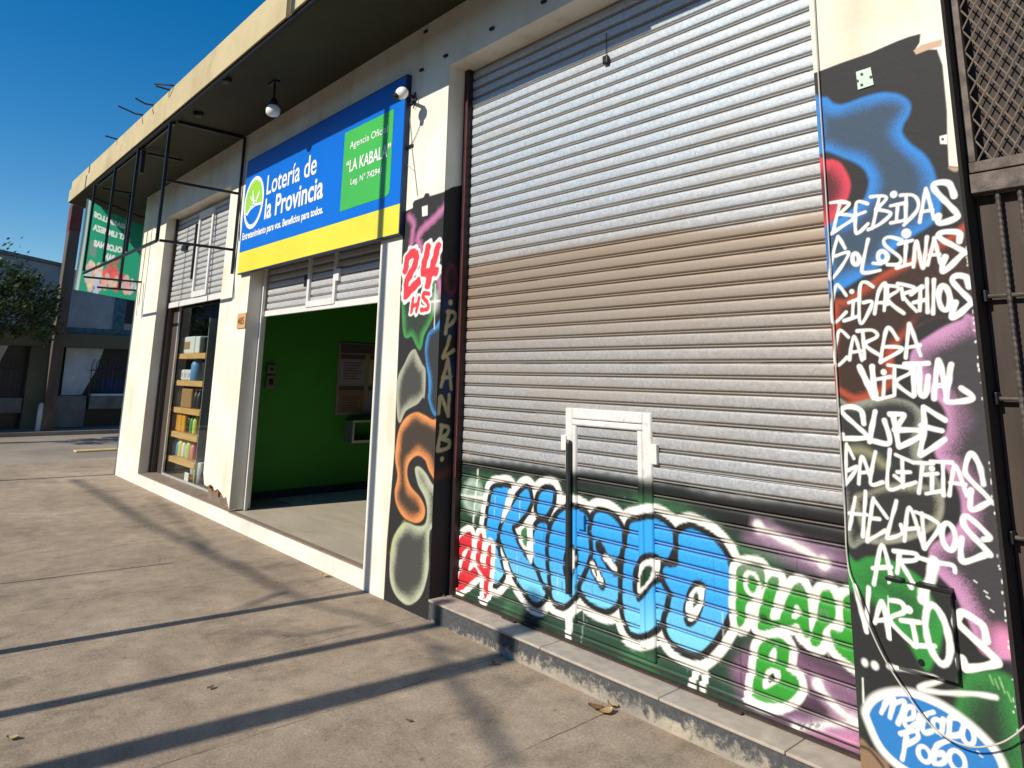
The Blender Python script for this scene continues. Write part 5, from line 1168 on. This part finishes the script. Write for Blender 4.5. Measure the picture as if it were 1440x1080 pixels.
for i, (x_, z_, r_, h_, c_, lab) in enumerate(((-9.62, 1.80, .07, .22, g_s, 'dim grey tin on the top of the dark rack'), (-9.35, 1.44, .06, .26, g_w, 'dim pale bottle on the upper middle of the dark rack'), (-9.15, 1.44, .06, .20, g_br, 'dim brown tin on the upper middle of the dark rack'),
    (-9.40, 1.06, .06, .26, g_o, 'amber bottle on the lower middle of the dark rack'), (-9.20, 1.06, .06, .28, g_g, 'dim green bottle on the lower middle of the dark rack'), (-9.30, 0.68, .07, .22, g_w, 'dim pale tin at the bottom of the dark rack'))):
    t = empty('tin', (x_, 0.86, z_+0.001), lab, 'tin' if 'tin' in lab else 'bottle')
    MB().lathe((x_, 0.86, z_+0.001), [(r_, 0), (r_, h_*0.75), (r_*0.5, h_*0.86), (r_*0.45, h_*0.9)], 12).build('body', c_, t, True)
    MB().lathe((x_, 0.86, z_+0.001+h_*0.9), [(r_*0.5, 0), (r_*0.5, h_*0.1)], 10).build('lid', g_w, t)
z_t = 0.185
for u, r_, h_, c_, cap, lab in ((273, .05, .24, g_s, g_w, 'white-capped tub standing left in front of the shelves'), (278, .05, .25, g_lg, g_w, 'greenish white-capped tub standing in the middle in front of the shelves'), (283, .05, .26, g_s, g_w, 'white-capped tub standing right in front of the shelves')):
    q = PY(u, 664, 0.36)
    t = empty('tub', (q[0], 0.36, 0.158), lab, 'tub', 'white-capped tubs in front of the shelves')
    MB().lathe((q[0], 0.36, 0.158), [(r_, 0), (r_*1.05, h_*0.8), (r_*0.9, h_*0.85)], 12).build('body', c_, t, True)
    MB().lathe((q[0], 0.36, 0.158+h_*0.85), [(r_, 0), (r_, h_*0.16), (r_*0.9, h_*0.18)], 12).build('lid', cap, t)
q = PY(270, 669, 0.34)
tag(MB().lathe((q[0], 0.42, 0.158), [(0.10, 0), (0.13, 0.03), (0.14, 0.07), (0.12, 0.075), (0.10, 0.05)], 18).build('dish', g_red), 'orange-brown dish on the window floor', 'dish')
q = PY(264, 664, 0.29)
tag(MB().box(q[0]-0.08, q[0]+0.08, 0.275, 0.290, 0.158, 0.275, bev=0.006).build('price_card', g_w), 'small white card leaning in the window by the orange dish', 'card')

# things on the green side wall of the open shop
def gx(u, v): return PX(u, v, XG)
pa = gx(477, 482); pb = gx(470, 584)
po = empty('notice_board', (XG, pa[1], pb[2]), 'tall pale notice board of faded posters on the green wall', 'notice board')
py0, py1 = min(pa[1], pb[1]), pa[1]+1.25
MB().box(XG, XG+0.02, py0, py1, pb[2], pa[2]).build('board', simple('board_grey', (0.20, 0.185, 0.15), 0.7, 0, 0.1, 6, 0.05), po)
m_pdk = col('poster_dark', (.06, .05, .06)); m_ppale = col('poster_pale', (.30, .27, .21)); m_ptan = col('poster_tan', (.16, .11, .06)); m_plil = col('poster_lilac', (.20, .19, .25))
hh = pa[2]-pb[2]
MB().box(XG+0.02, XG+0.023, py0+0.02, py1, pa[2]-0.14*hh, pa[2]-0.01).build('poster', m_pdk, po)
for k in range(3):
    y0 = py0+0.03+0.42*k; y1 = y0+0.36
    if y1 > py1: continue
    for (f0, f1, mm) in ((0.16, 0.22, m_pdk), (0.23, 0.56, m_plil if k == 0 else m_ppale), (0.60, 0.66, m_pdk), (0.67, 0.96, m_ptan if k == 0 else m_plil)):
        MB().box(XG+0.02, XG+0.024, y0, y1, pa[2]-f1*hh, pa[2]-f0*hh).build('poster', mm, po)
    ln = MB()
    for j in range(7): ln.box(XG+0.024, XG+0.0245, y0+0.05, y1-0.05-0.03*(j % 3), pa[2]-(0.27+0.037*j)*hh-0.012, pa[2]-(0.27+0.037*j)*hh)
    for j in range(5): ln.box(XG+0.024, XG+0.0245, y0+0.06, y1-0.07-0.02*(j % 2), pa[2]-(0.75+0.037*j)*hh-0.010, pa[2]-(0.75+0.037*j)*hh)
    ln.build('printed_lines', m_pdk, po)
ca = gx(487, 592); cbx = gx(485, 620); cl = gx(466, 586)
cbn = empty('wall_box', (XG, ca[1], cbx[2]), 'open metal-framed box fixed to the green wall under the posters', 'box')
yA = (ca[1]+cbx[1])/2; zt, zbm = ca[2]+0.01, cbx[2]; dpt = 0.22
MB().box(XG, XG+dpt, yA-0.02, yA, zbm, zt).box(XG, XG+dpt, yA+0.95, yA+0.97, zbm, zt).box(XG, XG+dpt, yA, yA+0.95, zbm, zbm+0.02).box(XG, XG+dpt, yA, yA+0.95, zt-0.02, zt).build('case', simple('box_grey', (0.16, 0.17, 0.16), 0.5, 0.2, 0.1, 8, 0.03), cbn)
MB().box(XG+dpt, XG+dpt+0.012, yA-0.03, yA-0.005, zbm-0.01, zt+0.01).box(XG+dpt, XG+dpt+0.012, yA-0.005, yA+0.98, zbm-0.01, zbm+0.02).box(XG+dpt, XG+dpt+0.012, yA-0.005, yA+0.98, zt-0.015, zt+0.01).build('frame', m_steel, cbn)
for (u, v0, v1, lab) in ((380, 513, 525, 'upper small switch box inside the doorway'), (379, 528, 546, 'lower small switch box inside the doorway')):
    a_ = gx(u, v0); b_ = gx(u, v1)
    t = empty('switch_box', (XG, a_[1], b_[2]), lab, 'switch box', 'switch boxes inside the doorway')
    MB().box(XG, XG+0.05, a_[1]-0.05, a_[1]+0.06, b_[2], a_[2], bev=0.006).build('case', col('switch_grey', (.13, .12, .10)), t)
    MB().box(XG+0.05, XG+0.056, a_[1]-0.02, a_[1]+0.03, b_[2]+0.04, a_[2]-0.04).build('switch', m_black, t)

# ------------------------------------------------------------------ gate beside the lettered pillar
gt = empty('iron_gate', (-0.1, 0.1, 0), 'rusty brown iron gate with expanded mesh on top and sheet metal below', 'gate')
m_gate = simple('gate_brown', (0.044, 0.031, 0.024), 0.75, 0.1, 0.45, 3.0, 0.25, stretch=(4, 4, 0.5))
m_gbar = simple('gate_frame_rust', (0.12, 0.095, 0.080), 0.7, 0.2, 0.6, 16, 0.3)
m_mesh = simple('mesh_rust', (0.24, 0.19, 0.15), 0.7, 0.2, 0.3, 20, 0.1)
gy_ = 0.09
zA, zB = PY(1363, 246, gy_)[2], PY(1363, 268, gy_)[2]
gx0_ = PY(1338, 0, gy_)[0]
MB().box(XR+0.0005, gx0_-0.004, 0.0045, 0.22, 0.132, 3.945).build('gate_post', simple('gate_post_dark', (0.018, 0.013, 0.011), 0.95, 0.0, 0.3, 8, 0.1), gt)
MB().box(gx0_, gx0_+0.025, gy_-0.02, gy_+0.02, zA+0.045, 3.9).build('mesh_frame', m_gbar, gt)
MB().box(gx0_, 0.93, gy_-0.025, gy_+0.02, zA, zA+0.042, bev=0.003).build('mesh_frame', m_gbar, gt)
MB().box(gx0_, 0.93, gy_-0.030, gy_+0.02, zB-0.02, zB+0.055, bev=0.003).build('rail', m_gbar, gt)
MB().box(gx0_-0.003, 0.93, gy_+0.075, gy_+0.085, zA, 3.94).build('backing_sheet', m_gate, gt)
sh_ = MB(); x = gx0_-0.003
while x < 0.93:
    sh_.box(x, min(x+0.243, 0.93), gy_+0.030, gy_+0.045, 0.125, zB-0.021, bev=0.004); x += 0.247
sh_.build('sheet_panel', m_gate, gt)
xm0, xm1, zm0, zm1 = gx0_+0.025, 0.90, zA+0.042, 3.88
lat = MB(); wd_, hd_ = 0.052, 0.092
k = -int((zm1-zm0)/hd_)-2
while True:
    xa = xm0+k*wd_
    if xa > xm1+1.2: break
    for sgn in (1, -1):
        # zig-zag strand running upwards
        P0 = [xa if sgn > 0 else xa, zm0]; dxz = sgn*wd_/hd_
        t0, t1 = 0.0, zm1-zm0
        xs0 = xa; xs1 = xa+dxz*t1
        # clip to the frame
        lo_t, hi_t = t0, t1
        for lim, s_ in ((xm0, 1), (xm1, -1)):
            tt = (lim-xa)/dxz
            if (dxz > 0) == (s_ > 0): lo_t = max(lo_t, tt)
            else: hi_t = min(hi_t, tt)
        if hi_t-lo_t > 0.02 and xa+dxz*lo_t < 0.35:
            a_ = (xa+dxz*lo_t, gy_-0.002*sgn, zm0+lo_t); b_ = (xa+dxz*hi_t, gy_-0.002*sgn, zm0+hi_t)
            lat.tube([a_, b_], 0.0030, 4)
    k += 1
lat.build('expanded_mesh', m_mesh, gt)
def ribbed(a, b, r=0.009):
    a, b = Vector(a), Vector(b); n = int((b-a).length/0.012); pts = [a.lerp(b, i/n) for i in range(n+1)]
    return MB().tube(pts, [r*0.8 if i % 2 else r*1.05 for i in range(n+1)], 7)
m_reb = simple('gate_rebar', (0.075, 0.060, 0.052), 0.7, 0.1, 0.5, 30, 0.1)
for u, v in ((1405, 290), (1437, 290)):
    xx = PY(u, v, gy_)[0]; ribbed((xx, gy_-0.005, 0.13), (xx, gy_-0.005, zB-0.02)).build('bar', m_reb, gt)
for u, v in ((1400, 416), (1420, 561), (1435, 757)):
    zz = PY(u, v, gy_)[2]
    MB().tube([(gx0_+0.005, gy_+0.0, zz), (0.9, gy_+0.0, zz)], 0.008, 8).build('bar', m_reb, gt)
    MB().box(gx0_-0.004, gx0_+0.012, gy_-0.02, gy_+0.02, zz-0.022, zz+0.022, bev=0.003).build('bar_lug', m_black, gt)

# ------------------------------------------------------------------ far side of the cross street
XF = -23.0
fb = empty('corner_house', (XF, 1.0, 0), 'shaded pale corner house with barred dark windows across the street', 'building')
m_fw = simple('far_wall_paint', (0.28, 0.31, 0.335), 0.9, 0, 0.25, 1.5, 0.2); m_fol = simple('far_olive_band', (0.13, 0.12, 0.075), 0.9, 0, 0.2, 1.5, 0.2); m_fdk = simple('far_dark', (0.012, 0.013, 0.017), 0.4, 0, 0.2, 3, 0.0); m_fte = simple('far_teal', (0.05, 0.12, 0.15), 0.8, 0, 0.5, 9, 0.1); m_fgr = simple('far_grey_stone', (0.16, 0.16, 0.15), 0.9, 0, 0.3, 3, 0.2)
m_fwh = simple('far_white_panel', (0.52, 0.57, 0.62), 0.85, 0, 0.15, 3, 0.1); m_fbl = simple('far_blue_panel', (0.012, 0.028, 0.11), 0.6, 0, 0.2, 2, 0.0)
def fz(u, v, x=XF): return PX(u, v, x)
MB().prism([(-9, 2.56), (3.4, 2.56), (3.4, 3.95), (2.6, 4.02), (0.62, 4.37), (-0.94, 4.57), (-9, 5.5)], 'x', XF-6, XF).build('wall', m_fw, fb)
MB().prism([(0.62, 4.38), (-0.94, 4.58), (-9, 5.51), (-9, 5.62), (-0.94, 4.68), (0.62, 4.46)], 'x', XF-6.05, XF+0.06).build('roof_edge', m_fgr, fb)
MB().box(XF-6, XF+0.12, -9, 3.4, 2.17, 2.55).build('ledge', m_fol, fb)
MB().box(XF+0.005, XF+0.02, -9, 3.4, 2.56, 2.72).build('graffiti_strip', m_fte, fb)
MB().box(XF+0.005, XF+0.03, 1.95, 2.25, 2.73, 3.7).build('tile_strip', m_fte, fb)
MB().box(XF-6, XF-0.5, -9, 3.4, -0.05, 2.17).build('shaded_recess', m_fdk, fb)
MB().box(XF-0.5, XF+0.02, 0.07, 0.72, -0.05, 2.168).build('pillar', m_fol, fb)
MB().box(XF-0.45, XF-0.02, -9, -2.4, -0.05, 2.168).build('pillar', m_fol, fb)
w1 = MB().prism([(0.93, 2.165), (1.86, 2.165), (1.75, 1.6), (1.45, 0.86), (0.95, 0.86)], 'x', XF-0.3, XF-0.25); w1.build('white_panel', m_fwh, fb)
MB().prism([(-2.4, 2.165), (-0.42, 2.165), (-0.62, 1.5), (-0.75, 0.86), (-2.4, 0.86)], 'x', XF-0.3, XF-0.25).build('white_panel', m_fwh, fb)
for y0, y1 in ((-0.6, 0.06), (1.55, 3.3)):
    gr = MB()
    for k in range(int((y1-y0)/0.11)):
        yy = y0+0.05+0.11*k
        gr.tube([(XF-0.15, yy, 0.9), (XF-0.15, yy, 1.72), (XF-0.10, yy+0.05, 1.86)], 0.011, 5)
    gr.tube([(XF-0.15, y0, 1.55), (XF-0.15, y1, 1.55)], 0.014, 5).tube([(XF-0.15, y0, 0.98), (XF-0.15, y1, 0.98)], 0.014, 5)
    gr.build('window_bars', simple('bar_blue_grey', (0.045, 0.055, 0.075), 0.6, 0.2, 0.2, 10, 0), fb)
MB().box(XF-0.45, XF-0.4, 1.9, 3.4, 0.86, 1.35).build('blue_panel', m_fbl, fb)
MB().box(XF-0.4, XF+0.10, 0.75, 1.52, 0.0, 0.85, bev=0.02).box(XF-0.4, XF+0.04, 1.6, 3.4, 0.48, 0.84, bev=0.02).box(XF-0.4, XF+0.0, -2.3, 0.05, 0.40, 0.80, bev=0.02).build('parapet', m_fgr, fb)
MB().box(XF-0.38, XF+0.10, 1.62, 3.4, 0.842, 0.90, bev=0.01).build('sill', m_fwh, fb)
wq0, wq1 = fz(178, 422), fz(190, 456)
MB().box(XF+0.004, XF+0.012, wq0[1], 3.2, wq1[2], wq0[2]).build('window', m_fdk, fb)
# white bollard
q = PX(56, 588, -22.3)
tag(MB().lathe((q[0], q[1], -0.02), [(0.075, 0), (0.075, 0.55), (0.06, 0.68), (0.02, 0.72)], 12).build('bollard', m_fwh), 'small white bollard in front of the corner house', 'bollard')
# brown square column
qa = PX(102, 290, -22.2); qb = PX(118, 290, -22.2)
clm = empty('concrete_column', (-22.2, (qa[1]+qb[1])/2, 0), 'tall dark brown column standing between the corner house and the canopy', 'column')
MB().box(-22.6, -22.2, qa[1], qb[1], -0.02, 6.10, bev=0.015).build('shaft', simple('column_brown', (0.10, 0.075, 0.058), 0.9, 0, 0.4, 2.5, 0.3, stretch=(1, 1, 0.4)), clm)
MB().box(-22.604, -22.196, qa[1]-0.004, qb[1]+0.004, 5.3, 6.0).build('collar', simple('collar_red', (0.13, 0.028, 0.02), 0.8, 0, 0.3, 3, 0.1), clm)

# tree in front of the corner house
def leaf_mat(name, a, b):
    m, nt, bs = new_mat(name)
    oi = N(nt, 'ShaderNodeNewGeometry'); r = ramp(nt, oi.outputs['Random Per Island'], [(0, a), (1, b)])
    nt.links.new(r.outputs[0], bs.inputs['Base Color']); bs.inputs['Roughness'].default_value = 0.55
    t = N(nt, 'ShaderNodeBsdfTranslucent'); nt.links.new(r.outputs[0], t.inputs[0]); mx = N(nt, 'ShaderNodeMixShader'); mx.inputs[0].default_value = 0.3
    out = nt.nodes['Material Output']; nt.links.new(bs.outputs[0], mx.inputs[1]); nt.links.new(t.outputs[0], mx.inputs[2]); nt.links.new(mx.outputs[0], out.inputs[0]); return m
rs = np.random.RandomState(9)
XT = -20.5
tc = PX(10, 410, XT)
tr_ = empty('street_tree', (XT, tc[1]-1.3, 0), 'leafy dark green street tree at the edge of the cross street', 'tree')
m_bark = simple('bark', (0.075, 0.055, 0.04), 0.9, 0, 0.4, 8, 0.5)
lim = MB().tube([(XT, tc[1]-1.3, -0.12), (XT+0.05, tc[1]-1.25, 1.4), (XT, tc[1]-0.9, 2.4), (XT+0.1, tc[1]-0.5, 3.2), (XT, tc[1]-0.1, 3.9)], [0.16, 0.13, 0.10, 0.06, 0.02], 10)
for k in range(9):
    a_ = rs.uniform(0, 6.28); zz = rs.uniform(2.2, 3.2); e_ = Vector((XT+math.cos(a_)*1.2, tc[1]-0.5+math.sin(a_)*1.4, zz+rs.uniform(0.1, 1.2)))
    s_ = Vector((XT, tc[1]-0.8, zz)); lim.tube([s_, s_.lerp(e_, 0.5)+Vector((0, 0, 0.15)), e_], [0.05, 0.03, 0.01], 6)
lim.build('trunk', m_bark, tr_)
lv = MB()
cl_ = [Vector((XT+rs.uniform(-1.0, 1.0), tc[1]+rs.uniform(-2.2, 1.15), 3.2+rs.uniform(-0.75, 0.85))) for _ in range(78)]
cl_ = [c_ for c_ in cl_ if (c_.y-tc[1] < 0.55 or c_.z < 3.75)]
for c_ in cl_:
    rr_ = rs.uniform(0.18, 0.42)
    for _ in range(120):
        d_ = Vector(rs.normal(0, 1, 3)).normalized()*rr_*rs.uniform(0.3, 1.1)
        p_ = c_+d_; n_ = Vector(rs.normal(0, 1, 3)).normalized(); t_ = n_.orthogonal().normalized(); b_ = n_.cross(t_); L_ = rs.uniform(0.045, 0.085); w_ = L_*0.45
        lv.quad(p_-t_*L_, p_-b_*w_, p_+t_*L_, p_+b_*w_)
for k in range(3):
    base = Vector((XT, tc[1]-0.7+0.35*k, 3.9)); 
    for j in range(26):
        p_ = base+Vector((rs.normal(0, .12), rs.normal(0, .16), rs.uniform(0, 0.75))); n_ = Vector(rs.normal(0, 1, 3)).normalized(); t_ = n_.orthogonal().normalized(); b_ = n_.cross(t_); L_ = 0.06
        lv.quad(p_-t_*L_, p_-b_*L_*.45, p_+t_*L_, p_+b_*L_*.45)
lv.build('crown', leaf_mat('leaves', (0.018, 0.035, 0.010), (0.085, 0.12, 0.025)), tr_)

# ------------------------------------------------------------------ kerbside things behind the viewer; their shadows cross the pavement
def post(name, x, y, r, h, label, cat, base=True, arm=None):
    t = empty(name, (x, y, 0), label, cat)
    MB().tube([(x, y, -0.02), (x, y, h)], r, 14).build('pole', m_steel, t)
    if base: MB().lathe((x, y, -0.001), [(r*2.2, 0), (r*2.2, 0.02), (r*1.2, 0.03)], 14).build('base_plate', m_black, t)
    MB().lathe((x, y, h), [(r*1.15, 0), (r*1.15, 0.02), (r*0.4, 0.05)], 12).build('cap', m_black, t)
    return t
K_ = 0.12
post('street_post', -4.937-K_*3.08, -3.08, 0.044, 6.2, 'tall thin steel post at the kerb casting the sharp shadow that climbs the blue sign', 'post')
post('street_post', -12.55-K_*3.3, -3.3, 0.045, 6.6, 'tall steel post by the corner casting the shadow along the end pillar', 'post')
post('marker_rod', -6.64-K_*2.38, -3.31, 0.011, SUN_T*2.38, 'short thin marker rod casting the fine shadow that stops in mid-pavement', 'rod')
post('kerb_post', -4.03-K_*5.4, -5.4, 0.048, SUN_T*5.43+0.14, 'medium kerb post casting the shadow that meets the end of the step', 'post')
# pruned tree: thick trunk shadow ending on the shutter and soft branch shadows on the pavement
ty = -6.6; tx = -3.345-K_*6.6; th = SUN_T*6.75+0.30
bt2 = empty('bare_tree', (tx, ty, 0), 'pruned bare kerb tree whose trunk shadow reaches the big shutter', 'tree')
tk = MB().tube([(tx, ty, -0.1), (tx+0.01, ty, 1.5), (tx-0.01, ty, 3.2), (tx, ty, th)], [0.115, 0.095, 0.09, 0.085], 12)
tk.build('trunk', m_bark, bt2)
def from_shadow(u, v, s):
    g_ = PZ(u, v, 0.0); q_ = Vector(g_)-SUN_L*s; return q_
br = MB()
def branch(pts, r0, r1, s0, s1):
    P_ = [from_shadow(u, v, s0+(s1-s0)*i/(len(pts)-1)) for i, (u, v) in enumerate(pts)]
    P_ = [tuple(q_) for q_ in P_]
    br.tube(P_, list(np.linspace(r0, r1, len(P_))), 7)
branch([(700, 935), (610, 905), (520, 870), (440, 850), (400, 830), (330, 795), (262, 762), (205, 735), (150, 700), (105, 674)], 0.008, 0.034, 8.0, 14.5)
branch([(400, 832), (365, 845), (340, 856)], 0.03, 0.01, 10.0, 10.4)
branch([(500, 880), (420, 895), (350, 888)], 0.02, 0.008, 9.6, 10.2)
branch([(610, 908), (640, 960), (680, 1010), (720, 1075)], 0.022, 0.026, 9.5, 11.6)
branch([(300, 780), (240, 720), (215, 700)], 0.02, 0.01, 11.3, 11.8)
br.build('branch', m_bark, bt2)

ob = empty('sky_blocker_terrace', (-5, -15, 0), 'added unseen brown brick terrace across the road, holding low sky light off the shops', 'building')  # added out of view to block low sky and deepen shade under the canopy
m_tb = simple('sky_blocker_brick', (0.17, 0.12, 0.09), 0.9, 0, 0.25, 4, 0.3)
MB().box(-42, 30, -24, -15, -0.12, 5.9).build('wall', m_tb, ob)
MB().box(-42.1, 30.1, -24.1, -14.9, 5.901, 6.15).build('roof', m_fgr, ob)
for k in range(14):
    MB().box(-40+5*k, -37.6+5*k, -15.03, -14.96, 0.9, 2.6, bev=0.01).build('window', m_fdk, ob)

# ------------------------------------------------------------------ litter
def leaf(u, v, size, ang, colr, label, z=0.004, cat='leaf', group=None):
    q = PZ(u, v, z); mb = MB(); n = 7; ca_, sa_ = math.cos(ang), math.sin(ang)
    L_ = []
    for i in range(n+1):
        t = i/n; w_ = size*0.32*math.sin(math.pi*t)**0.8; l_ = size*(t-0.5); zc = 0.010+0.022*(t-0.5)**2*4
        for s_ in (-1, 0, 1):
            x, y = l_, s_*w_; L_.append((q[0]+x*ca_-y*sa_, q[1]+x*sa_+y*ca_, z+zc*size*6*0.8+abs(s_)*size*0.10))
    mb.v = L_
    for i in range(n):
        for s_ in (0, 1): a_ = i*3+s_; mb.f.append((a_, a_+1, a_+4, a_+3)); mb.m.append(0)
    o = mb.build('dry_leaf', colr); return tag(o, label, cat, group)
m_l1 = col('leaf_brown', (.16, .085, .035)); m_l2 = col('leaf_tan', (.38, .26, .11)); m_l3 = col('leaf_straw', (.42, .34, .16))
GL = 'dry leaves on the pavement'
leaf(838, 997, 0.08, 0.5, m_l1, 'dark brown dry leaf, leftmost of three near the step', group=GL)
leaf(862, 993, 0.08, -0.2, m_l2, 'tan dry leaf, uppermost of three near the step', group=GL)
leaf(852, 1003, 0.085, 1.3, m_l2, 'pale tan dry leaf, lowest of three near the step', group=GL)
leaf(458, 811, 0.085, 0.3, m_l3, 'straw coloured leaf lying by the white riser', group=GL)
leaf(17, 1039, 0.055, 0.9, m_l3, 'yellowish leaf in the near left corner of the pavement', group=GL)
leaf(296, 968, 0.045, 2.0, m_l1, 'small curled brown leaf between two broad shadows', group=GL)
leaf(696, 934, 0.05, 0.1, m_l1, 'small dark leaf at the foot of the step', group=GL)
leaf(575, 1014, 0.03, 0.7, m_l1, 'tiny dark leaf scrap out on the open pavement', group=GL)
for k, (u, v) in enumerate(((622, 838), (630, 836), (637, 839), (643, 838))):
    leaf(u, v, 0.045, 0.6*k, m_l3, 'straw coloured dry leaf swept into the black corner of the step', z=0.134, group='dry leaves in the corner of the step')
